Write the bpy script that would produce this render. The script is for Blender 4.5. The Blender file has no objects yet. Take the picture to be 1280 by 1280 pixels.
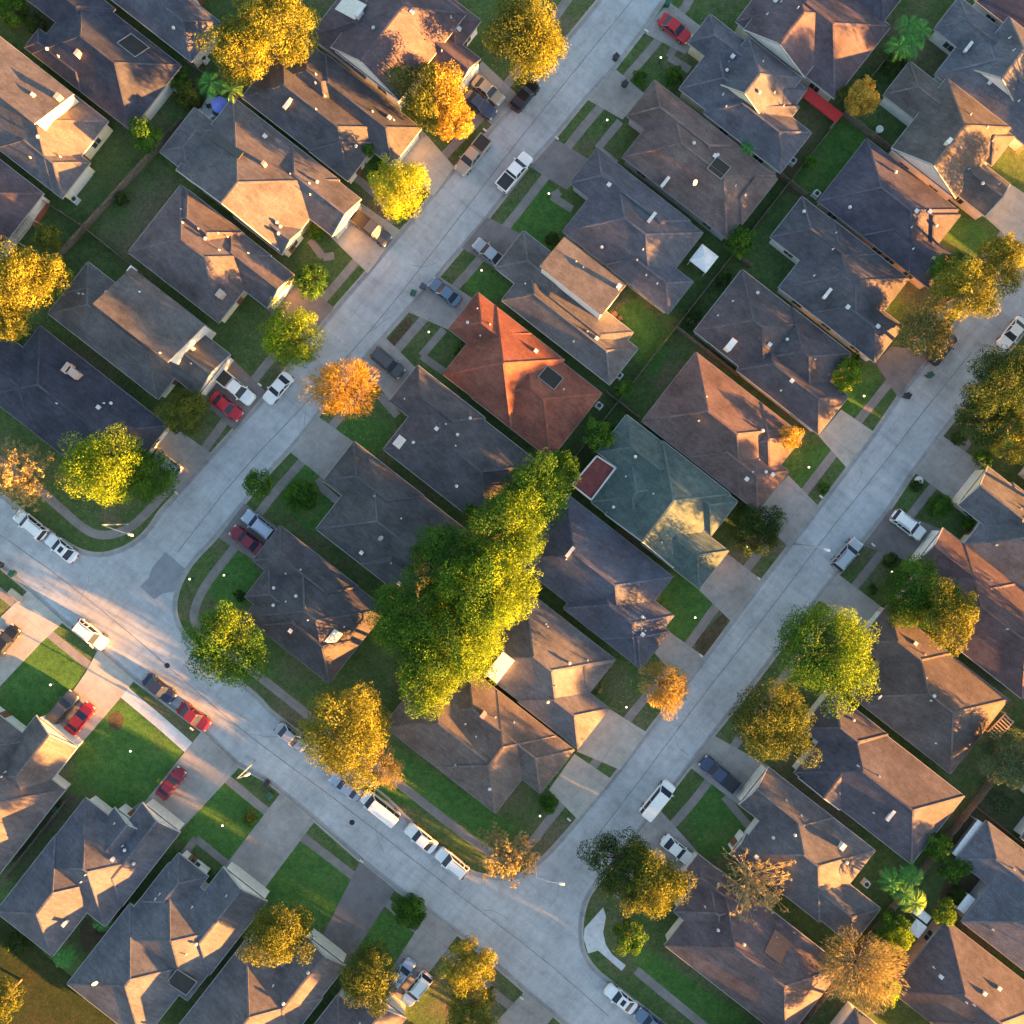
import bpy, math, random
import numpy as np
from mathutils import Vector, Matrix, noise
random.seed(7)
SC = bpy.context.scene
COL = SC.collection
H = 125.0            # camera height in metres
K = 9.5              # photo pixels per metre on the ground
CU, SU = math.cos(math.radians(38)), math.sin(math.radians(38))
UC = CU*640 + SU*640
VC = SU*640 - CU*640
DU = Vector((CU, -SU, 0)); DV = Vector((SU, CU, 0))   # lot direction, street direction
ANG = -math.radians(38)

def W(px, py, z=0.0):
    s = (H - z)/H/K
    return Vector(((px-640)*s, (640-py)*s, z))
def uvm(u, v, z):
    s = (H - z)/H/K
    return (u-UC)*s, (v-VC)*s
def P(U, V, z=0.0):
    p = DU*U + DV*V
    return Vector((p.x, p.y, z))

# ------------------------------------------------------------------ mesh builder
class MB:
    def __init__(s): s.v = []; s.f = []; s.m = []
    def add(s, vs, fs, m=0):
        b = len(s.v); s.v += [tuple(v) for v in vs]
        for f in fs: s.f.append([b+i for i in f]); s.m.append(m)
    def face(s, vs, m=0): s.add(vs, [list(range(len(vs)))], m)
    def prism(s, pts, z0, z1, m=0, bottom=True):
        n = len(pts)
        vs = [(p[0], p[1], z0) for p in pts] + [(p[0], p[1], z1) for p in pts]
        fs = [[i, (i+1) % n, n+(i+1) % n, n+i] for i in range(n)] + [list(range(n, 2*n))]
        if bottom: fs.append(list(range(n-1, -1, -1)))
        s.add(vs, fs, m)
    def box(s, c, d, ang=0.0, m=0):          # centre, full sizes
        ca, sa = math.cos(ang), math.sin(ang); vs = []
        for z in (-.5, .5):
            for x, y in ((-.5, -.5), (.5, -.5), (.5, .5), (-.5, .5)):
                X, Y = x*d[0], y*d[1]
                vs.append((c[0]+X*ca-Y*sa, c[1]+X*sa+Y*ca, c[2]+z*d[2]))
        s.add(vs, [[3, 2, 1, 0], [4, 5, 6, 7], [0, 1, 5, 4], [1, 2, 6, 5], [2, 3, 7, 6], [3, 0, 4, 7]], m)
    def beam(s, p, q, w, h, m=0):            # box along p->q, w wide, h deep
        p = Vector(p); q = Vector(q); d = (q-p)
        if d.length < 1e-4: return
        d.normalize(); up = Vector((0, 0, 1))
        if abs(d.z) > .98: up = Vector((1, 0, 0))
        r = d.cross(up).normalized(); t = r.cross(d).normalized(); vs = []
        for e in (p, q):
            for a, b in ((-.5, -.5), (.5, -.5), (.5, .5), (-.5, .5)):
                vs.append(e + r*a*w + t*b*h)
        s.add(vs, [[3, 2, 1, 0], [4, 5, 6, 7], [0, 1, 5, 4], [1, 2, 6, 5], [2, 3, 7, 6], [3, 0, 4, 7]], m)
    def tube(s, p, q, r0, r1, n=8, m=0, cap=True):
        p = Vector(p); q = Vector(q); d = (q-p)
        if d.length < 1e-5: return
        d.normalize(); up = Vector((0, 0, 1)) if abs(d.z) < .9 else Vector((1, 0, 0))
        a = d.cross(up).normalized(); b = d.cross(a); vs = []
        for e, r in ((p, r0), (q, r1)):
            for i in range(n):
                t = 2*math.pi*i/n; vs.append(e + a*math.cos(t)*r + b*math.sin(t)*r)
        fs = [[i, (i+1) % n, n+(i+1) % n, n+i] for i in range(n)]
        if cap: fs += [list(range(n-1, -1, -1)), list(range(n, 2*n))]
        s.add(vs, fs, m)
    def loft(s, loops, m=0, cap0=False, cap1=True, mcap=None):
        n = len(loops[0]); vs = [v for l in loops for v in l]; fs = []
        b = len(s.v); s.v += [tuple(v) for v in vs]
        for k in range(len(loops)-1):
            for i in range(n):
                s.f.append([b+k*n+i, b+k*n+(i+1) % n, b+(k+1)*n+(i+1) % n, b+(k+1)*n+i]); s.m.append(m)
        if cap0: s.f.append([b+i for i in range(n-1, -1, -1)]); s.m.append(m)
        if cap1: s.f.append([b+(len(loops)-1)*n+i for i in range(n)]); s.m.append(m if mcap is None else mcap)
    def sphere(s, c, r, n=8, k=5, m=0, sz=1.0):
        loops = []
        for j in range(1, k):
            ph = -math.pi/2 + math.pi*j/k
            loops.append([(c[0]+r*math.cos(ph)*math.cos(2*math.pi*i/n), c[1]+r*math.cos(ph)*math.sin(2*math.pi*i/n), c[2]+r*math.sin(ph)*sz) for i in range(n)])
        s.loft(loops, m, True, True)

def tag(o, label=None, cat=None, group=None, kind=None):
    if label: o['label'] = label
    if cat: o['category'] = cat
    if group: o['group'] = group
    if kind: o['kind'] = kind
    return o
def empty(name, loc=(0, 0, 0), label=None, cat=None, group=None):
    o = bpy.data.objects.new(name, None); COL.objects.link(o); o.location = loc
    o.empty_display_size = .3
    return tag(o, label, cat, group)
def build(name, mb, mats, parent=None, origin=(0, 0, 0), smooth=False):
    """mb in world coordinates; origin = world location of the parent thing."""
    me = bpy.data.meshes.new(name); ox, oy, oz = origin
    me.from_pydata([(v[0]-ox, v[1]-oy, v[2]-oz) for v in mb.v], [], mb.f)
    if not isinstance(mats, (list, tuple)): mats = [mats]
    for m in mats: me.materials.append(m)
    if len(mats) > 1: me.polygons.foreach_set('material_index', mb.m)
    if smooth: me.polygons.foreach_set('use_smooth', [True]*len(mb.f))
    o = bpy.data.objects.new(name, me); COL.objects.link(o)
    if parent is not None: o.parent = parent
    return o

# ------------------------------------------------------------------ materials
def newmat(name):
    m = bpy.data.materials.new(name); m.use_nodes = True
    nt = m.node_tree; b = nt.nodes['Principled BSDF']
    return m, nt, b
def nd(nt, t, **k):
    n = nt.nodes.new(t)
    for a, v in k.items(): setattr(n, a, v)
    return n
def noise_node(nt, co, scale, detail=4, rough=.55):
    n = nd(nt, 'ShaderNodeTexNoise'); n.inputs['Scale'].default_value = scale
    n.inputs['Detail'].default_value = detail; n.inputs['Roughness'].default_value = rough
    nt.links.new(co, n.inputs['Vector']); return n.outputs['Fac']
def ramp(nt, fac, stops):
    r = nd(nt, 'ShaderNodeValToRGB'); e = r.color_ramp.elements
    while len(e) < len(stops): e.new(.5)
    for i, (p, c) in enumerate(stops):
        e[i].position = p; e[i].color = (c[0], c[1], c[2], 1) if not isinstance(c, (int, float)) else (c, c, c, 1)
    nt.links.new(fac, r.inputs['Fac']); return r.outputs['Color']
def mix(nt, fac, a, b, mode='MIX'):
    n = nd(nt, 'ShaderNodeMix'); n.data_type = 'RGBA'; n.blend_type = mode
    def setin(s, v):
        if isinstance(v, (tuple, list)): s.default_value = (v[0], v[1], v[2], 1)
        elif isinstance(v, (int, float)): s.default_value = v
        else: nt.links.new(v, s)
    setin(n.inputs['Factor'], fac) if not isinstance(fac, (tuple, list)) else None
    setin(n.inputs['A'], a); setin(n.inputs['B'], b)
    return n.outputs['Result']
def wpos(nt): return nd(nt, 'ShaderNodeNewGeometry').outputs['Position']
def bump(nt, b, h, strength=.3, dist=.02):
    n = nd(nt, 'ShaderNodeBump'); n.inputs['Strength'].default_value = strength; n.inputs['Distance'].default_value = dist
    nt.links.new(h, n.inputs['Height']); nt.links.new(n.outputs['Normal'], b.inputs['Normal'])
_mc = {}
def mat_plain(name, col, rough=.6, metal=0., var=.12, scale=3.):
    if name in _mc: return _mc[name]
    m, nt, b = newmat(name); co = wpos(nt)
    f = noise_node(nt, co, scale, 4)
    c = ramp(nt, f, [(.3, [x*(1-var) for x in col]), (.7, [min(1, x*(1+var)) for x in col])])
    nt.links.new(c, b.inputs['Base Color']); b.inputs['Roughness'].default_value = rough; b.inputs['Metallic'].default_value = metal
    _mc[name] = m; return m
def rotuv(nt):
    mp = nd(nt, 'ShaderNodeMapping'); mp.inputs['Rotation'].default_value = (0, 0, math.radians(38))
    nt.links.new(wpos(nt), mp.inputs['Vector']); return mp.outputs['Vector']
def mat_roof(name, col, stain=.35, seed=0.0):
    if name in _mc: return _mc[name]
    m, nt, b = newmat(name); co = rotuv(nt)
    off = nd(nt, 'ShaderNodeVectorMath'); off.inputs[1].default_value = (seed*13.7, seed*7.3, 0); nt.links.new(co, off.inputs[0]); co = off.outputs['Vector']
    big = noise_node(nt, co, .28, 5, .6); mid = noise_node(nt, co, 1.4, 5, .65); fine = noise_node(nt, co, 7.0, 3, .8)
    # shingle tabs
    br = nd(nt, 'ShaderNodeTexBrick'); nt.links.new(co, br.inputs['Vector'])
    br.inputs['Scale'].default_value = 1.0; br.inputs['Brick Width'].default_value = .9; br.inputs['Row Height'].default_value = .3
    br.inputs['Mortar Size'].default_value = .006; br.inputs['Color1'].default_value = (.78, .78, .78, 1); br.inputs['Color2'].default_value = (1.2, 1.2, 1.2, 1)
    br.inputs['Mortar'].default_value = (.7, .7, .7, 1)
    base = ramp(nt, big, [(.3, [x*(1-stain) for x in col]), (.5, col), (.72, [min(1, x*(1+stain*.9)+.006) for x in col])])
    base = mix(nt, .55, base, br.outputs['Color'], 'MULTIPLY')
    g = ramp(nt, fine, [(.3, .62), (.7, 1.42)])
    base = mix(nt, .8, base, g, 'MULTIPLY')
    g2 = ramp(nt, mid, [(.3, (.78, .8, .84)), (.7, (1.2, 1.15, 1.08))])
    base = mix(nt, .7, base, g2, 'MULTIPLY')
    nt.links.new(base, b.inputs['Base Color']); b.inputs['Roughness'].default_value = .92
    b.inputs['Specular IOR Level'].default_value = .2
    bump(nt, b, fine, .5, .03)
    _mc[name] = m; return m
def mat_grass(name, a, bb, dry, dryamt=.5):
    if name in _mc: return _mc[name]
    m, nt, b = newmat(name); co = wpos(nt)
    big = noise_node(nt, co, .09, 5, .6); mid = noise_node(nt, co, .55, 5, .65); fine = noise_node(nt, co, 6.0, 4, .8)
    c = ramp(nt, mid, [(.3, a), (.7, bb)])
    d = ramp(nt, big, [(dryamt, 0.), (dryamt+.14, 1.)])
    c = mix(nt, d, c, dry)
    c = mix(nt, .8, c, ramp(nt, noise_node(nt, co, 1.9, 6, .7), [(.3, (.62, .66, .7)), (.5, (1, 1, 1)), (.7, (1.45, 1.25, 1.15))]), 'MULTIPLY')
    wn = noise_node(nt, co, .35, 8, .8)
    c = mix(nt, ramp(nt, wn, [(.58, 0.), (.70, .6)]), c, dry)
    c = mix(nt, .85, c, ramp(nt, fine, [(.28, .45), (.72, 1.6)]), 'MULTIPLY')
    nt.links.new(c, b.inputs['Base Color']); b.inputs['Roughness'].default_value = .95; b.inputs['Specular IOR Level'].default_value = .1
    bump(nt, b, fine, 1.0, .12)
    _mc[name] = m; return m
def mat_concrete(name, col, joint=0.0, blotch=.22, jw=.012, streak=False):
    if name in _mc: return _mc[name]
    m, nt, b = newmat(name); co = rotuv(nt)
    st = nd(nt, 'ShaderNodeMapping'); st.inputs['Scale'].default_value = (1, 1, 1); nt.links.new(co, st.inputs['Vector'])
    big = noise_node(nt, co, .13, 6, .62); mid = noise_node(nt, co, .9, 6, .7); fine = noise_node(nt, co, 9., 3, .8)
    c = ramp(nt, big, [(.3, [x*(1-blotch) for x in col]), (.52, col), (.72, [min(1, x*(1+blotch*.6)) for x in col])])
    c = mix(nt, .75, c, ramp(nt, mid, [(.28, .74), (.5, 1.0), (.72, 1.2)]), 'MULTIPLY')
    c = mix(nt, .6, c, ramp(nt, fine, [(.3, .75), (.7, 1.25)]), 'MULTIPLY')
    if streak:
        for sc_ in ((.9, .05, 1), (.05, .9, 1)):
            ms = nd(nt, 'ShaderNodeMapping'); ms.inputs['Scale'].default_value = sc_; nt.links.new(co, ms.inputs['Vector'])
            c = mix(nt, .8, c, ramp(nt, noise_node(nt, ms.outputs['Vector'], 1.0, 5, .65), [(.3, .88), (.5, 1.0), (.7, 1.09)]), 'MULTIPLY')
    dk = noise_node(nt, co, .45, 8, .75)
    c = mix(nt, ramp(nt, dk, [(.62, 0.), (.75, .5)]), c, [x*.45 for x in col])
    if joint > 0:
        br = nd(nt, 'ShaderNodeTexBrick'); nt.links.new(co, br.inputs['Vector']); br.offset = 0.0
        br.inputs['Scale'].default_value = 1.; br.inputs['Brick Width'].default_value = joint; br.inputs['Row Height'].default_value = joint
        br.inputs['Mortar Size'].default_value = jw*2; br.inputs['Color1'].default_value = (1, 1, 1, 1); br.inputs['Color2'].default_value = (.93, .93, .94, 1)
        br.inputs['Mortar'].default_value = (.66, .66, .66, 1)
        c = mix(nt, .7, c, br.outputs['Color'], 'MULTIPLY')
    nt.links.new(c, b.inputs['Base Color']); b.inputs['Roughness'].default_value = .9; b.inputs['Specular IOR Level'].default_value = .25
    bump(nt, b, fine, .3, .01)
    _mc[name] = m; return m
def mat_leaf(name, a, bb, trans=.3):
    if name in _mc: return _mc[name]
    m, nt, b = newmat(name)
    at = nd(nt, 'ShaderNodeAttribute'); at.attribute_name = 'tone'
    c = ramp(nt, at.outputs['Fac'], [(0., a), (1., bb)])
    nt.links.new(c, b.inputs['Base Color']); b.inputs['Roughness'].default_value = .75; b.inputs['Specular IOR Level'].default_value = .2
    tr = nd(nt, 'ShaderNodeBsdfTranslucent'); nt.links.new(c, tr.inputs['Color'])
    mx = nd(nt, 'ShaderNodeMixShader'); mx.inputs['Fac'].default_value = trans
    out = nt.nodes['Material Output']; nt.links.new(b.outputs['BSDF'], mx.inputs[1]); nt.links.new(tr.outputs['BSDF'], mx.inputs[2])
    nt.links.new(mx.outputs['Shader'], out.inputs['Surface'])
    _mc[name] = m; return m
def mat_paint(name, col, metal=.2):
    if name in _mc: return _mc[name]
    m, nt, b = newmat(name); co = wpos(nt)
    f = noise_node(nt, co, 5., 4)
    c = ramp(nt, f, [(.3, [x*.88 for x in col]), (.7, col)])
    nt.links.new(c, b.inputs['Base Color']); b.inputs['Roughness'].default_value = .32; b.inputs['Metallic'].default_value = metal
    b.inputs['Coat Weight'].default_value = .5; b.inputs['Coat Roughness'].default_value = .12
    _mc[name] = m; return m
def mat_emit(name, col, st):
    m, nt, b = newmat(name); b.inputs['Emission Color'].default_value = (*col, 1); b.inputs['Emission Strength'].default_value = st
    b.inputs['Base Color'].default_value = (.8, .8, .75, 1)
    return m

M_GRASS = mat_grass('grass lawn', (.060, .102, .036), (.094, .150, .052), (.14, .13, .08), .50)
M_GROUND = mat_grass('rough ground', (.035, .055, .02), (.06, .075, .025), (.09, .075, .045), .45)
M_LAWN = mat_grass('mown lawn', (.048, .122, .030), (.080, .180, .044), (.13, .16, .06), .57)
M_ROAD = mat_concrete('road concrete', (.43, .445, .47), 6.5, .24, .012, True)
M_WALK = mat_concrete('sidewalk concrete', (.25, .225, .215), 1.5, .25, .012)
M_DRIVE = mat_concrete('driveway concrete', (.335, .315, .305), 4.2, .3, .015)
M_DRIVEL = mat_concrete('pale driveway concrete', (.42, .395, .36), 4.2, .22, .015)
M_DRIVED = mat_concrete('dark driveway', (.22, .195, .195), 4.2, .3, .015)
M_NEWLITWALK = mat_concrete('new and sunlit sidewalk concrete', (.58, .59, .62), 2.5, .1, .01)
M_KERB = mat_concrete('kerb concrete', (.36, .34, .33), 3.0, .2)
M_ASPH = mat_concrete('asphalt patch', (.25, .26, .29), 0, .15)
M_SHADEG = mat_grass('shade darkened grass', (.022, .036, .012), (.04, .052, .018), (.05, .045, .025), .5)
M_DIRT = mat_grass('bare soil', (.07, .055, .035), (.12, .095, .06), (.06, .06, .03), .6)
M_TRIM = mat_plain('white trim paint', (.62, .60, .56), .5)
M_GUT = mat_plain('grey gutter metal', (.22, .21, .215), .5)
M_FASC = mat_plain('pale fascia board', (.40, .39, .38), .6)
M_GLASS = mat_paint('window glass', (.03, .04, .055), 0.)
M_DOOR = mat_plain('door paint', (.22, .10, .06), .5)
M_GDOOR = mat_plain('garage door paint', (.66, .64, .60), .5)
M_VENT = mat_plain('vent metal', (.62, .62, .62), .45)
M_BRICK = mat_plain('chimney brick', (.40, .33, .29), .85, 0, .25, 6)
M_DARK = mat_plain('painted recess shade', (.016, .017, .019), .8)
M_WOOD = mat_plain('weathered fence wood', (.17, .135, .105), .9, 0, .35, 2.2)
M_BARK = mat_plain('tree bark', (.16, .12, .085), .95, 0, .3, 4)
M_BARKP = mat_plain('pale twig bark', (.36, .29, .19), .95, 0, .25, 3)
M_TYRE = mat_plain('tyre rubber', (.02, .02, .02), .85)
M_RIM = mat_plain('wheel rim', (.45, .45, .47), .35, .8)
M_BLACK = mat_plain('black plastic', (.03, .03, .033), .5)
M_METAL = mat_plain('galvanised metal', (.5, .5, .5), .4, .6)
M_WALL = {k: mat_plain('wall '+k, c, .8, 0, .1, 1.2) for k, c in dict(
    white=(.72, .70, .68), cream=(.70, .62, .44), brick=(.30, .19, .15), tan=(.45, .36, .27), grey=(.42, .42, .44), pink=(.50, .36, .30)).items()}
SUN_EL = 5.6; SUN_ST = 5.0; SUN_AZ = -29; SUN_COL = (1.0, .41, .08); SKY_ST = .054; EXPO = 3.75
# ------------------------------------------------------------------ houses
def r_inside(w, U, V, g=0.0): return w['U0']-g < U < w['U1']+g and w['V0']-g < V < w['V1']+g
def w_height(w, U, V):
    if not r_inside(w, U, V): return -1
    a, b = (U, V) if w['ax'] == 'u' else (V, U)
    a0, a1, b0, b1 = w['a0'], w['a1'], w['b0'], w['b1']
    if w['e'] == 's': return w['z'] + w['p']*(b-b0)
    if w['e'] == 'S': return w['z'] + w['p']*(b1-b)
    d = min(b-b0, b1-b)
    if w['e'][0] == 'h': d = min(d, a-a0)
    if w['e'][1] == 'h': d = min(d, a1-a)
    return w['z'] + w['p']*d
def mkwing(t, i):
    u0, u1, v0, v1, ax, e = t[:6]
    z = t[6] if len(t) > 6 else 3.0
    p = t[7] if len(t) > 7 else .5
    z += i*.013; p += i*.003
    U0, V0 = uvm(u0, v0, z); U1, V1 = uvm(u1, v1, z)
    w = dict(U0=U0, U1=U1, V0=V0, V1=V1, ax=ax, e=e, z=z, p=p)
    if e == 'hh' and ax == 'u' and (U1-U0) < (V1-V0): w['ax'] = ax = 'v'
    elif e == 'hh' and ax == 'v' and (V1-V0) < (U1-U0): w['ax'] = ax = 'u'
    w['a0'], w['a1'], w['b0'], w['b1'] = (U0, U1, V0, V1) if ax == 'u' else (V0, V1, U0, U1)
    return w
def house(name, label, roofcol, wings, front='u+', wall='white', cat='house', chim=None, nv=6, group='houses along the streets', trim=True, extras=()):
    ws = [mkwing(t, i) for i, t in enumerate(wings)]
    rnd = random.Random(label)
    cU = sum((w['U0']+w['U1'])/2 for w in ws)/len(ws); cV = sum((w['V0']+w['V1'])/2 for w in ws)/len(ws)
    O = P(cU, cV, 0)
    root = empty(name, O, label, cat, group)
    roofcol = [c*.95 for c in roofcol] if max(roofcol) < .17 else roofcol
    rm = mat_roof('roof '+name+' %02d' % len(_mc), roofcol, .3, rnd.random()*9)
    capm = mat_roof('ridge '+'%.2f%.2f%.2f' % tuple(roofcol), [min(1, c*1.18+.008) for c in roofcol])
    wallm = M_WALL[wall]
    roof = MB(); wl = MB(); gut = MB()
    for i, w in enumerate(ws):
        a0, a1, b0, b1, z, p, e = w['a0'], w['a1'], w['b0'], w['b1'], w['z'], w['p'], w['e']
        Q = (lambda a, b, z: P(a, b, z)) if w['ax'] == 'u' else (lambda a, b, z: P(b, a, z))
        bm = (b0+b1)/2; hw = (b1-b0)/2; t = .2; ins = .40+.02*i
        if e in 'sS':
            zl, zh = (z, z+p*2*hw) if e == 's' else (z+p*2*hw, z)
            c = [Q(a0, b0, zl), Q(a1, b0, zl), Q(a1, b1, zh), Q(a0, b1, zh)]
            d = [v-Vector((0, 0, t)) for v in c]
            roof.add(c+d, [[0, 1, 2, 3], [7, 6, 5, 4]], 0)
            gut.add(c+d, [[0, 1, 5, 4], [1, 2, 6, 5], [2, 3, 7, 6], [3, 0, 4, 7]], 0)
            ins = .2+.01*i
            aa, ab, ba, bb = a0+ins, a1-ins, b0+ins, b1-ins
            hz = lambda b: zl+(zh-zl)*(b-b0)/(2*hw)-t-.01
            wl.add([Q(aa, ba, 0), Q(ab, ba, 0), Q(ab, bb, 0), Q(aa, bb, 0), Q(aa, ba, hz(ba)), Q(ab, ba, hz(ba)), Q(ab, bb, hz(bb)), Q(aa, bb, hz(bb))],
                   [[0, 1, 5, 4], [1, 2, 6, 5], [2, 3, 7, 6], [3, 0, 4, 7], [4, 5, 6, 7]])
            w['rU0'] = w['U0']+ins; w['rU1'] = w['U1']-ins; w['rV0'] = w['V0']+ins; w['rV1'] = w['V1']-ins
            continue
        h = p*hw
        r0 = a0 + (hw if e[0] == 'h' else 0); r1 = a1 - (hw if e[1] == 'h' else 0)
        if r1 < r0: r0 = r1 = (r0+r1)/2
        A, B_, C, D = Q(a0, b0, z), Q(a1, b0, z), Q(a1, b1, z), Q(a0, b1, z)
        R0, R1 = Q(r0, bm, z+h), Q(r1, bm, z+h)
        one = (R0-R1).length < 1e-4
        if one: roof.add([A, B_, C, D, R0], [[0, 1, 4], [2, 3, 4], [1, 2, 4], [3, 0, 4]])
        else:
            roof.add([A, B_, C, D, R0, R1], [[0, 1, 5, 4], [2, 3, 4, 5]])
            if e[0] == 'h': roof.face([D, A, R0])
            if e[1] == 'h': roof.face([B_, C, R1])
        dz = Vector((0, 0, t))
        # soffit
        roof.face([D-dz, C-dz, B_-dz, A-dz])
        # fascia boards / gutters along the eaves, rakes on the gables
        g = Vector((0, 0, .10))
        gut.beam(A-g, B_-g, .10, .2); gut.beam(C-g, D-g, .10, .2)
        if e[0] == 'h': gut.beam(D-g, A-g, .096, .196)
        else: gut.beam(D-g, R0-g, .12, .2); gut.beam(R0-g, A-g, .12, .2)
        if e[1] == 'h': gut.beam(B_-g, C-g, .096, .196)
        else: gut.beam(B_-g, R1-g, .12, .2); gut.beam(R1-g, C-g, .12, .2)
        c_ = Vector((0, 0, .01))
        if not one: roof.beam(R0+c_, R1+c_, .26, .05, 1)
        if e[0] == 'h': roof.beam(A+c_, R0+c_, .24, .05, 1); roof.beam(D+c_, R0+c_, .24, .05, 1)
        if e[1] == 'h': roof.beam(B_+c_, R1+c_, .24, .05, 1); roof.beam(C+c_, R1+c_, .24, .05, 1)
        # walls
        i0 = ins if e[0] == 'h' else .12+.01*i; i1 = ins if e[1] == 'h' else .12+.01*i
        aa, ab, ba, bb = a0+i0, a1-i1, b0+ins, b1-ins; zt = z-.03
        wl.add([Q(aa, ba, 0), Q(ab, ba, 0), Q(ab, bb, 0), Q(aa, bb, 0), Q(aa, ba, zt), Q(ab, ba, zt), Q(ab, bb, zt), Q(aa, bb, zt)],
               [[0, 1, 5, 4], [1, 2, 6, 5], [2, 3, 7, 6], [3, 0, 4, 7]])
        hg = p*(hw-ins)
        if e[0] == 'g': wl.face([Q(aa, ba, zt), Q(aa, bb, zt), Q(aa, bm, zt+hg+p*ins-.12)])
        if e[1] == 'g': wl.face([Q(ab, ba, zt), Q(ab, bb, zt), Q(ab, bm, zt+hg+p*ins-.12)])
        if w['ax'] == 'u': w['rU0'], w['rU1'], w['rV0'], w['rV1'] = aa, ab, ba, bb
        else: w['rV0'], w['rV1'], w['rU0'], w['rU1'] = aa, ab, ba, bb
    ro = build('roof', roof, [rm, capm], root, O)
    build('wall', wl, wallm, root, O)
    build('gutter', gut, M_FASC if wall in ('white', 'cream') else M_GUT, root, O)
    def hgt(U, V): return max(w_height(w, U, V) for w in ws)
    # openings
    def free(w, U, V): return not any((o is not w) and r_inside(o, U, V, -.2) for o in ws)
    def wallpt(w, side, f):
        if side[0] == 'u':
            U = w['rU1'] if side[1] == '+' else w['rU0']; V = w['rV0']+(w['rV1']-w['rV0'])*f
            n = DU if side[1] == '+' else -DU; ang = ANG+math.pi/2
        else:
            V = w['rV1'] if side[1] == '+' else w['rV0']; U = w['rU0']+(w['rU1']-w['rU0'])*f
            n = DV if side[1] == '+' else -DV; ang = ANG
        return U, V, n, ang
    def slab(nm, w, side, f, zc, wd, ht, th, m, par):
        U, V, n, ang = wallpt(w, side, f); c = P(U, V, zc)+n*(th/2+.003)
        mb = MB(); mb.box(c, (wd, th, ht), ang); return build(nm, mb, m, par, O)
    key = {'u+': lambda w: w['U1'], 'u-': lambda w: -w['U0'], 'v+': lambda w: w['V1'], 'v-': lambda w: -w['V0']}[front]
    fw = max(ws, key=key)
    span = (fw['rV1']-fw['rV0']) if front[0] == 'u' else (fw['rU1']-fw['rU0'])
    gd = min(4.9, span*.75)
    go = slab('garage_door', fw, front, .5, 1.12, gd, 2.2, .05, M_GDOOR, root)
    U, V, n, ang = wallpt(fw, front, .5); mb = MB()
    mb.box(P(U, V, .75)+n*.07, (.35, .03, .05), ang); build('handle', mb, M_METAL, go, O)
    others = [w for w in ws if w is not fw and w['z'] < 4.5]
    if others:
        dw = max(others, key=key)
        for f in (.35, .5, .65, .2, .8):
            U, V, n, ang = wallpt(dw, front, f); q = Vector((U, V)) ; nn = {'u+': (1, 0), 'u-': (-1, 0), 'v+': (0, 1), 'v-': (0, -1)}[front]
            if free(dw, U+nn[0]*.3, V+nn[1]*.3):
                do = slab('door', dw, front, f, 1.05, 1.0, 2.1, .06, M_DOOR, root)
                mb = MB(); mb.sphere(P(U, V, 1.0)+n*.1+(Vector((math.cos(ang), math.sin(ang), 0))*.38), .045, 6, 4); build('handle', mb, M_METAL, do, O)
                break
    nwin = 0
    for w in ws:
        for side in ('u+', 'u-', 'v+', 'v-'):
            L = (w['rV1']-w['rV0']) if side[0] == 'u' else (w['rU1']-w['rU0'])
            k = max(1, int(L/4.5)); nn = {'u+': (1, 0), 'u-': (-1, 0), 'v+': (0, 1), 'v-': (0, -1)}[side]
            for j in range(k):
                f = (j+.5)/k
                if w is fw and side == front: continue
                U, V, n, ang = wallpt(w, side, f)
                ok = all(free(w, U+nn[0]*.3+dx*nn[1]*.8, V+nn[1]*.3+dx*nn[0]*.8) for dx in (-1, 0, 1))
                if not ok or nwin >= 10 or rnd.random() < .25: continue
                zc = 1.5 if w['z'] < 4 else w['z']-1.25
                if abs(f-.35) < .12 and side == front: continue
                wo = slab('window', w, side, f, zc, 1.5, 1.25, .06, M_TRIM, root)
                c = P(U, V, zc)+n*.07; mb = MB(); d = Vector((math.cos(ang), math.sin(ang), 0))
                for s_ in (-.36, .36): mb.box(c+d*s_, (.64, .012, 1.08), ang)
                build('pane', mb, M_GLASS, wo, O); nwin += 1
    # roof furniture
    for k in range(nv):
        for _ in range(20):
            w = rnd.choice(ws); U = rnd.uniform(w['U0']+1.2, w['U1']-1.2); V = rnd.uniform(w['V0']+1.2, w['V1']-1.2)
            z = hgt(U, V)
            if z > 3.5: break
        mb = MB(); c = P(U, V, z)
        kind = rnd.random()
        if kind < .62:
            mb.tube(c-Vector((0, 0, .2)), c+Vector((0, 0, .42)), .055, .055, 7)
            mb.tube(c-Vector((0, 0, .1)), c+Vector((0, 0, .07)), .16, .1, 7)
            build('vent_pipe', mb, M_VENT, ro, O)
        elif kind < .85:
            mb.tube(c-Vector((0, 0, .1)), c+Vector((0, 0, .25)), .13, .13, 9)
            mb.tube(c+Vector((0, 0, .25)), c+Vector((0, 0, .36)), .23, .2, 9); mb.sphere(c+Vector((0, 0, .38)), .17, 9, 5)
            build('turbine_vent', mb, M_VENT, ro, O)
        else:
            mb.box(c+Vector((0, 0, .08)), (.42, .42, .34), ANG); mb.box(c+Vector((0, 0, .28)), (.5, .5, .07), ANG)
            build('box_vent', mb, M_VENT, ro, O)
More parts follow.
